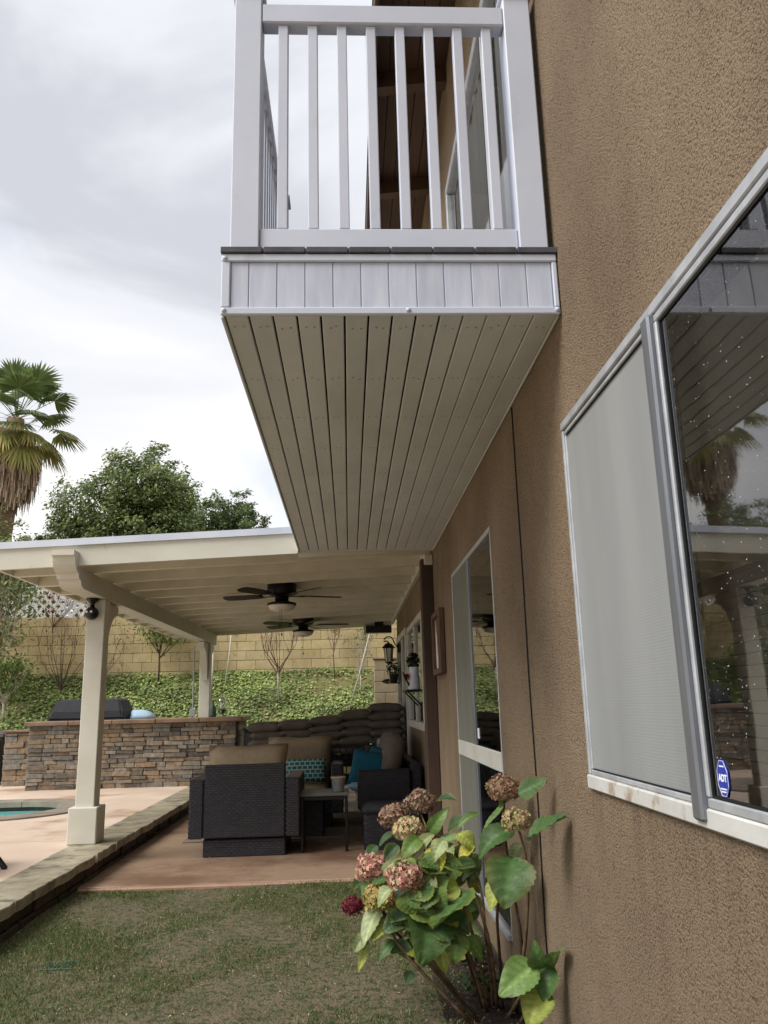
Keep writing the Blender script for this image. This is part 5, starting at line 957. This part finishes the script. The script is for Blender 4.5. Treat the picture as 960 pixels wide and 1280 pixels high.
# ================================================================== hydrangea
hy = thing('hydrangea_bush', 'leggy hydrangea with faded pink and cream flower heads against the house', 'hydrangea', (.6, 3.98, 0))
LEAVES=[(0.634,3.020,0.869,0.739,2.930,0.968,0.142,0),(0.639,3.200,1.007,0.726,3.120,1.064,0.084,0),(0.667,3.500,0.727,0.595,3.400,0.565,0.200,0),(0.693,3.600,0.817,0.530,3.600,0.720,0.111,0),(0.610,3.600,0.630,0.558,3.550,0.520,0.089,2),(0.673,3.700,0.909,0.565,3.700,0.813,0.057,1),(0.580,3.800,0.859,0.465,3.800,0.802,0.039,1),(0.691,3.600,0.946,0.625,3.550,0.921,0.055,1),(0.730,3.650,0.754,0.661,3.600,0.697,0.064,4),(0.623,3.700,0.668,0.596,3.700,0.627,0.034,2),(0.666,3.200,0.414,0.517,3.150,0.341,0.128,1),(0.707,3.200,0.407,0.652,3.150,0.502,0.094,0),(0.724,3.200,0.396,0.733,3.050,0.520,0.073,1),(0.724,3.200,0.407,0.676,3.150,0.304,0.095,0),(0.695,3.200,0.329,0.613,3.150,0.231,0.123,2),(0.493,3.700,0.564,0.312,3.500,0.499,0.193,0),(0.345,3.750,0.456,0.279,3.600,0.326,0.213,0),(0.386,3.800,0.373,0.388,3.750,0.234,0.087,2),(0.243,3.800,0.509,0.173,3.700,0.431,0.069,0),(0.127,3.900,0.475,0.037,3.800,0.341,0.095,4),(0.056,3.850,0.372,0.002,3.800,0.320,0.063,4),(0.069,3.850,0.340,0.015,3.800,0.242,0.040,2),(0.159,3.850,0.426,0.079,3.800,0.365,0.071,2),(0.376,3.900,0.767,0.255,3.800,0.655,0.059,4),(0.359,3.950,0.763,0.448,3.900,0.879,0.068,1),(0.399,3.750,0.738,0.368,3.700,0.631,0.114,3),(0.314,3.750,0.637,0.320,3.700,0.557,0.072,2),(0.309,3.850,0.759,0.221,3.800,0.690,0.082,1),(0.134,3.900,0.601,0.227,3.850,0.687,0.047,4),(0.121,4.100,0.695,0.061,4.050,0.638,0.054,5),(0.198,4.150,0.746,0.132,4.100,0.698,0.046,5),(0.221,4.100,0.695,0.144,4.050,0.635,0.070,5),(0.433,4.300,0.855,0.524,4.200,0.887,0.060,5),(0.466,4.100,0.753,0.534,4.000,0.829,0.082,5),(0.102,4.100,0.553,0.010,4.000,0.541,0.107,5),(0.111,4.000,0.569,0.042,3.950,0.487,0.053,1),(0.401,3.900,0.731,0.502,3.850,0.767,0.067,1),(0.481,3.850,0.774,0.550,3.800,0.712,0.086,2),(0.545,3.850,0.738,0.480,3.800,0.661,0.078,3),(0.258,3.900,0.204,0.226,3.850,0.166,0.053,5),(0.583,3.900,0.617,0.493,3.850,0.579,0.080,5),(0.468,3.950,0.690,0.546,3.900,0.628,0.088,1),(0.269,3.800,0.537,0.344,3.750,0.501,0.070,1),(0.545,3.900,0.601,0.577,3.900,0.506,0.064,2),(0.198,3.900,0.332,0.264,3.850,0.263,0.064,5),(0.144,3.950,0.503,0.076,3.900,0.444,0.080,1),(0.429,3.850,0.581,0.349,3.800,0.522,0.086,1),(0.488,4.150,0.318,0.605,4.100,0.283,0.116,4),(0.271,3.720,0.686,0.320,3.680,0.615,0.100,5),(0.205,4.150,0.532,0.172,4.100,0.411,0.106,5),(0.452,4.150,0.640,0.592,4.100,0.642,0.078,0),(0.287,3.900,0.313,0.166,3.850,0.304,0.074,0),(0.560,4.150,0.552,0.489,4.100,0.497,0.075,1),(0.403,3.720,0.768,0.352,3.680,0.694,0.074,4),(0.253,3.900,0.464,0.290,3.850,0.397,0.109,1),(0.199,4.150,0.262,0.114,4.100,0.196,0.069,0),(0.554,3.900,0.682,0.544,3.850,0.568,0.086,1),(0.265,3.720,0.509,0.158,3.680,0.462,0.078,5),(0.535,3.720,0.673,0.431,3.680,0.677,0.067,5),(0.296,3.720,0.695,0.366,3.680,0.662,0.092,0),(0.203,3.720,0.452,0.267,3.680,0.427,0.095,1),(0.374,4.150,0.677,0.443,4.100,0.642,0.092,0),(0.386,3.720,0.711,0.460,3.680,0.658,0.068,0),(0.350,3.900,0.678,0.449,3.850,0.631,0.071,4),(0.477,4.150,0.546,0.449,4.100,0.450,0.114,2),(0.373,3.720,0.691,0.487,3.680,0.648,0.069,1),(0.392,3.900,0.513,0.504,3.850,0.473,0.081,5),(0.319,3.900,0.425,0.291,3.850,0.340,0.101,1),(0.304,3.720,0.694,0.360,3.680,0.621,0.096,1),(0.490,3.900,0.444,0.509,3.850,0.368,0.095,2),(0.495,3.900,0.346,0.430,3.850,0.244,0.111,0),(0.241,3.900,0.304,0.336,3.850,0.277,0.098,2),(0.478,3.900,0.475,0.414,3.850,0.405,0.094,1),(0.199,3.900,0.607,0.083,3.850,0.580,0.074,0),(0.191,3.720,0.507,0.198,3.680,0.446,0.067,0),(0.419,4.150,0.501,0.334,4.100,0.418,0.071,0),(0.329,3.900,0.583,0.451,3.850,0.552,0.105,1),(0.378,3.720,0.638,0.340,3.680,0.552,0.104,1),(0.338,3.900,0.376,0.268,3.850,0.319,0.071,2),(0.570,4.150,0.234,0.477,4.100,0.190,0.115,2),(0.378,3.720,0.503,0.442,3.680,0.430,0.102,2),(0.289,4.150,0.493,0.393,4.100,0.482,0.116,1),(0.289,3.720,0.663,0.418,3.680,0.651,0.074,0),(0.217,3.720,0.443,0.128,3.680,0.427,0.097,5),(0.427,4.150,0.584,0.336,4.100,0.583,0.092,1),(0.441,4.150,0.472,0.356,4.100,0.395,0.106,5),(0.284,3.720,0.541,0.231,3.680,0.478,0.085,1),(0.494,4.150,0.414,0.585,4.100,0.401,0.092,0),(0.458,3.720,0.581,0.345,3.680,0.543,0.090,2),(0.418,3.720,0.457,0.493,3.680,0.408,0.096,5),(0.336,3.720,0.646,0.352,3.680,0.534,0.067,4),(0.371,3.720,0.585,0.291,3.680,0.577,0.094,5),(0.445,3.900,0.729,0.409,3.850,0.607,0.111,4),(0.541,4.150,0.592,0.438,4.100,0.494,0.104,1),(0.379,4.150,0.615,0.425,4.100,0.503,0.071,5),(0.409,3.720,0.447,0.381,3.680,0.360,0.067,0),(0.230,4.150,0.309,0.121,4.100,0.318,0.102,0),(0.239,3.900,0.395,0.100,3.850,0.407,0.090,0),(0.423,4.150,0.579,0.414,4.100,0.477,0.074,1),(0.360,4.150,0.640,0.462,4.100,0.634,0.096,5),(0.401,4.150,0.483,0.305,4.100,0.429,0.117,5),(0.325,3.900,0.361,0.418,3.850,0.338,0.103,5),(0.563,4.150,0.459,0.582,4.100,0.352,0.088,1),(0.419,3.900,0.581,0.346,3.850,0.540,0.103,1),(0.343,3.900,0.359,0.223,3.850,0.364,0.092,0),(0.216,3.720,0.695,0.235,3.680,0.633,0.101,1),(0.378,4.150,0.277,0.290,4.100,0.224,0.092,0),(0.227,3.680,0.568,0.257,3.640,0.491,0.115,1),(0.360,3.680,0.575,0.264,3.640,0.511,0.106,0),(0.338,3.680,0.594,0.239,3.640,0.560,0.117,0),(0.397,3.680,0.489,0.309,3.640,0.465,0.106,1),(0.326,3.680,0.545,0.238,3.640,0.531,0.107,4),(0.253,3.680,0.586,0.283,3.640,0.481,0.092,1),(0.235,3.680,0.520,0.357,3.640,0.472,0.097,1),(0.234,3.680,0.556,0.340,3.640,0.521,0.108,1),(0.178,3.680,0.592,0.106,3.640,0.532,0.077,4),(0.447,3.680,0.402,0.418,3.640,0.303,0.109,1),(0.472,3.680,0.481,0.386,3.640,0.458,0.087,0),(0.336,3.680,0.419,0.450,3.640,0.381,0.096,0),(0.459,3.680,0.375,0.538,3.640,0.312,0.106,1),(0.354,3.680,0.581,0.391,3.640,0.520,0.100,1),(0.369,3.680,0.400,0.421,3.640,0.355,0.101,2),(0.311,3.680,0.423,0.302,3.640,0.356,0.076,1),]
HEADS=[(0.649,3.550,0.991,0.080,0),(0.683,3.500,0.869,0.068,1),(0.351,4.250,0.867,0.086,2),(0.214,4.200,0.809,0.089,2),(0.266,3.950,0.780,0.084,1),(0.092,3.950,0.623,0.088,3),(0.226,3.700,0.627,0.091,3),(0.119,3.850,0.516,0.083,4),(0.002,4.200,0.408,0.060,5),]
STEMS=[[(0.584,4.020,0.000),(0.469,3.850,0.367),(0.383,3.800,0.641),(0.266,3.950,0.756)],[(0.615,4.036,0.000),(0.519,3.800,0.378),(0.429,3.850,0.581),(0.346,4.250,0.822)],[(0.640,4.053,0.000),(0.578,3.800,0.376),(0.571,3.850,0.543),(0.486,3.900,0.739)],[(0.536,3.903,0.000),(0.334,3.750,0.263),(0.246,3.800,0.372),(0.225,3.700,0.601)],[(0.509,3.860,0.000),(0.223,3.850,0.296),(0.141,3.900,0.448),(0.095,3.950,0.599)],[(0.701,3.949,0.000),(0.703,3.600,0.346),(0.728,3.550,0.630),(0.701,3.500,0.794),(0.679,3.500,0.863)],[(0.718,3.947,0.000),(0.697,3.620,0.341),(0.676,3.600,0.560),(0.653,3.600,0.780),(0.648,3.550,0.972)],[(0.676,3.914,0.000),(0.693,3.600,0.199),(0.709,3.300,0.351),(0.712,3.200,0.404)],[(0.648,4.013,0.000),(0.593,3.800,0.328),(0.542,3.900,0.534),(0.427,3.900,0.741),(0.225,4.200,0.783)],[(0.539,3.875,0.000),(0.360,3.850,0.212),(0.175,3.900,0.381),(0.122,3.850,0.493)],[(0.525,3.969,0.000),(0.322,4.000,0.251),(0.110,4.100,0.368),(0.009,4.200,0.398)],[(0.713,3.837,0.000),(0.735,3.600,0.183),(0.723,3.200,0.388)],[(0.669,4.010,0.000),(0.635,3.800,0.263),(0.621,3.700,0.509),(0.657,3.500,0.721)],[(0.593,3.990,0.000),(0.504,3.850,0.286),(0.416,3.800,0.429),(0.415,3.750,0.537)],]

LC = [(80, 108, 62), (106, 132, 72), (152, 160, 80), (186, 176, 72), (158, 168, 124), (66, 88, 58)]
def hleaf(b, t_, w_, ci, seed):
    rd = random.Random(seed); b = Vector(b); t_ = Vector(t_); ax = t_ - b; L_ = ax.length; ax.normalize(); view = (Vector((0, 0, 1.35)) - b).normalized()
    nr = view * .75 + Vector((-.15, 0, .55)) + Vector((rd.uniform(-.65, .5), rd.uniform(-.4, .4), rd.uniform(-.35, .7))); nr = (nr - ax * nr.dot(ax)).normalized(); sd_ = ax.cross(nr).normalized(); g = G(); ni, nj = 18, 8; cols = []
    base = lin(LC[ci]) * rd.uniform(.85, 1.15); edge = lin(random.Random(seed + 1).choice([(150, 150, 60), (120, 104, 56), (84, 108, 46)])); curl = rd.uniform(-.22, .06); fold = rd.uniform(.08, .26); tw_ = rd.uniform(-.3, .3)
    for i in range(ni + 1):
        u = i / ni; hw = w_ / 2 * (math.sin(math.pi * min(1, u ** .72 * .97 + .015)) ** .8) * (1 + (.018 if i % 2 else -.018)) + .0008
        for j in range(nj + 1):
            v = j / nj * 2 - 1; ser = 1 + (.03 if (i + (v > 0)) % 2 else -.02) * (abs(v) == 1)
            z = fold * abs(v) * hw * 2.0 - curl * L_ * 4 * u * (1 - u) - .10 * L_ * u * u + .034 * w_ * math.cos(2 * math.pi * (6 * u - 1.3 * abs(v))) * (1 - abs(v) * .4) + .05 * w_ * math.sin(7 * u + 3 * v + seed) * v * v + tw_ * v * hw * u
            p = b + ax * (L_ * (u - .05 * (1 - abs(v)) * 0)) + sd_ * (v * hw * ser) + nr * z; g.v.append(tuple(p)); rib = 1.55 if j == nj // 2 else 1 + .24 * max(-.6, math.cos(2 * math.pi * (6 * u - 1.3 * abs(v)) + math.pi)); c = base * rib
            ed = max(0, abs(v) - .6) * 1.3 + max(0, u - .82) * 1.6; c = c * (1 - min(.6, ed)) + edge * min(.6, ed); cols.append((*c, 1))
    g.f = [(i * (nj + 1) + j, i * (nj + 1) + j + 1, (i + 1) * (nj + 1) + j + 1, (i + 1) * (nj + 1) + j) for i in range(ni) for j in range(nj)]
    o = ob('leaf', g, 'leaf_broad', hy, smooth=True, fix=False); at = o.data.attributes.new('col', 'FLOAT_COLOR', 'POINT'); at.data.foreach_set('color', np.array(cols, np.float32).reshape(-1)); return o
for k, q in enumerate(LEAVES): hleaf(q[:3], q[3:6], q[6], q[7], 500 + k * 3)
def smooth_path(pts, n=14):
    pts = [Vector(p) for p in pts]; P = [pts[0] * 2 - pts[1]] + pts + [pts[-1] * 2 - pts[-2]]; out = []; seg = len(pts) - 1
    for k in range(n + 1):
        u = k / n * seg; i = min(int(u), seg - 1); f = u - i; a, b, c, d = P[i:i + 4]; out.append(.5 * ((2 * b) + (c - a) * f + (2 * a - 5 * b + 4 * c - d) * f * f + (3 * b - a - 3 * c + d) * f ** 3))
    return out
for k, s_ in enumerate(STEMS):
    P = smooth_path(s_); ob('stem', G().tube(P, [.0085 * (1 - .55 * i / 14) + (.0012 if i % 4 == 0 else 0) for i in range(15)], 7), 'stem_wood' if k % 3 else 'stem_dark', hy, smooth=True)
HC = [[(176, 136, 112), (158, 140, 104), (192, 146, 126), (142, 118, 94)], [(188, 184, 128), (206, 190, 146), (160, 166, 96), (206, 160, 136)], [(152, 120, 102), (168, 132, 114), (138, 126, 96)], [(200, 136, 128), (214, 160, 144), (180, 170, 122), (190, 126, 120), (206, 176, 146)], [(176, 162, 94), (150, 154, 80), (196, 150, 110)], [(112, 34, 48), (132, 48, 60), (88, 26, 38)]]
for k, (hx, hy_, hzz, hr, ci) in enumerate(HEADS):
    hr *= .84
    rg = np.random.default_rng(900 + k); n = 420; i_ = np.arange(n) + .5; ph = np.arccos(1 - 1.75 * i_ / n); th = np.pi * (1 + 5 ** .5) * i_
    d = np.stack([np.cos(th) * np.sin(ph), np.sin(th) * np.sin(ph), np.cos(ph)], 1); C = np.array([hx, hy_, hzz]) + d * hr * np.array([1, 1, .82]) * rg.uniform(.86, 1.08, (n, 1)) * (1 + .10 * np.sin(4 * d[:, :1] + k) * np.sin(5 * d[:, 2:] + 2 * k)); Nn = unit(d + rg.normal(size=(n, 3)) * .5); a = unit(np.cross(Nn, rg.normal(size=(n, 3)))); b = np.cross(Nn, a); s = hr * rg.uniform(.085, .14, (n, 1)); Q = []; cc = mixcols(n, HC[ci], [1] * len(HC[ci]), .2, rg); Cq = []
    for q in range(4):
        t0 = q * math.pi / 2; e1 = a * math.cos(t0) + b * math.sin(t0); e2 = -a * math.sin(t0) + b * math.cos(t0); Q.append(np.stack([C, C + e1 * s * .6 + e2 * s * .5 + Nn * s * .25, C + e1 * s * 1.15 + Nn * s * rg.uniform(-.2, .3, (n, 1)), C + e1 * s * .6 - e2 * s * .5 + Nn * s * .25], 1)); Cq.append(cc * rg.uniform(.85, 1.15, (n, 1)))
    fh = npobj('flower_head', np.concatenate(Q), 'petal', hy, np.concatenate(Cq), (hx, hy_, hzz)); fh['label'] = ['faded brown pink', 'cream green', 'brown', 'dusky pink', 'yellow green', 'burgundy'][ci] + ' hydrangea flower head'
    ob('flower_core', G().lathe([(hr * .72 * math.sin(t) + .0005, -hr * .6 * math.cos(t)) for t in np.linspace(0, math.pi, 7)], (hx, hy_, hzz), 9), 'stem_dark', hy, smooth=True)
    Pp = [np.array([hx, hy_, hzz]) - np.array([0, 0, hr * .3]), np.array([hx, hy_, hzz])]
# low seedlings in the bed
for k in range(2):
    x, y = .60 + .02 * (k % 3), 4.15 + .5 * k; w_ = thing('bed_weed', ['low green weed right behind the hydrangea stems', 'low green weed in the bed farther along below the tall window'][k], 'weed', (x, y, .02), 'weeds in the bed'); tuft('foliage', (x, y, .07), .10, 90, .045, [(70, 92, 48), (52, 72, 38)], [1, 1], w_, flat=.6, seed=60 + k)
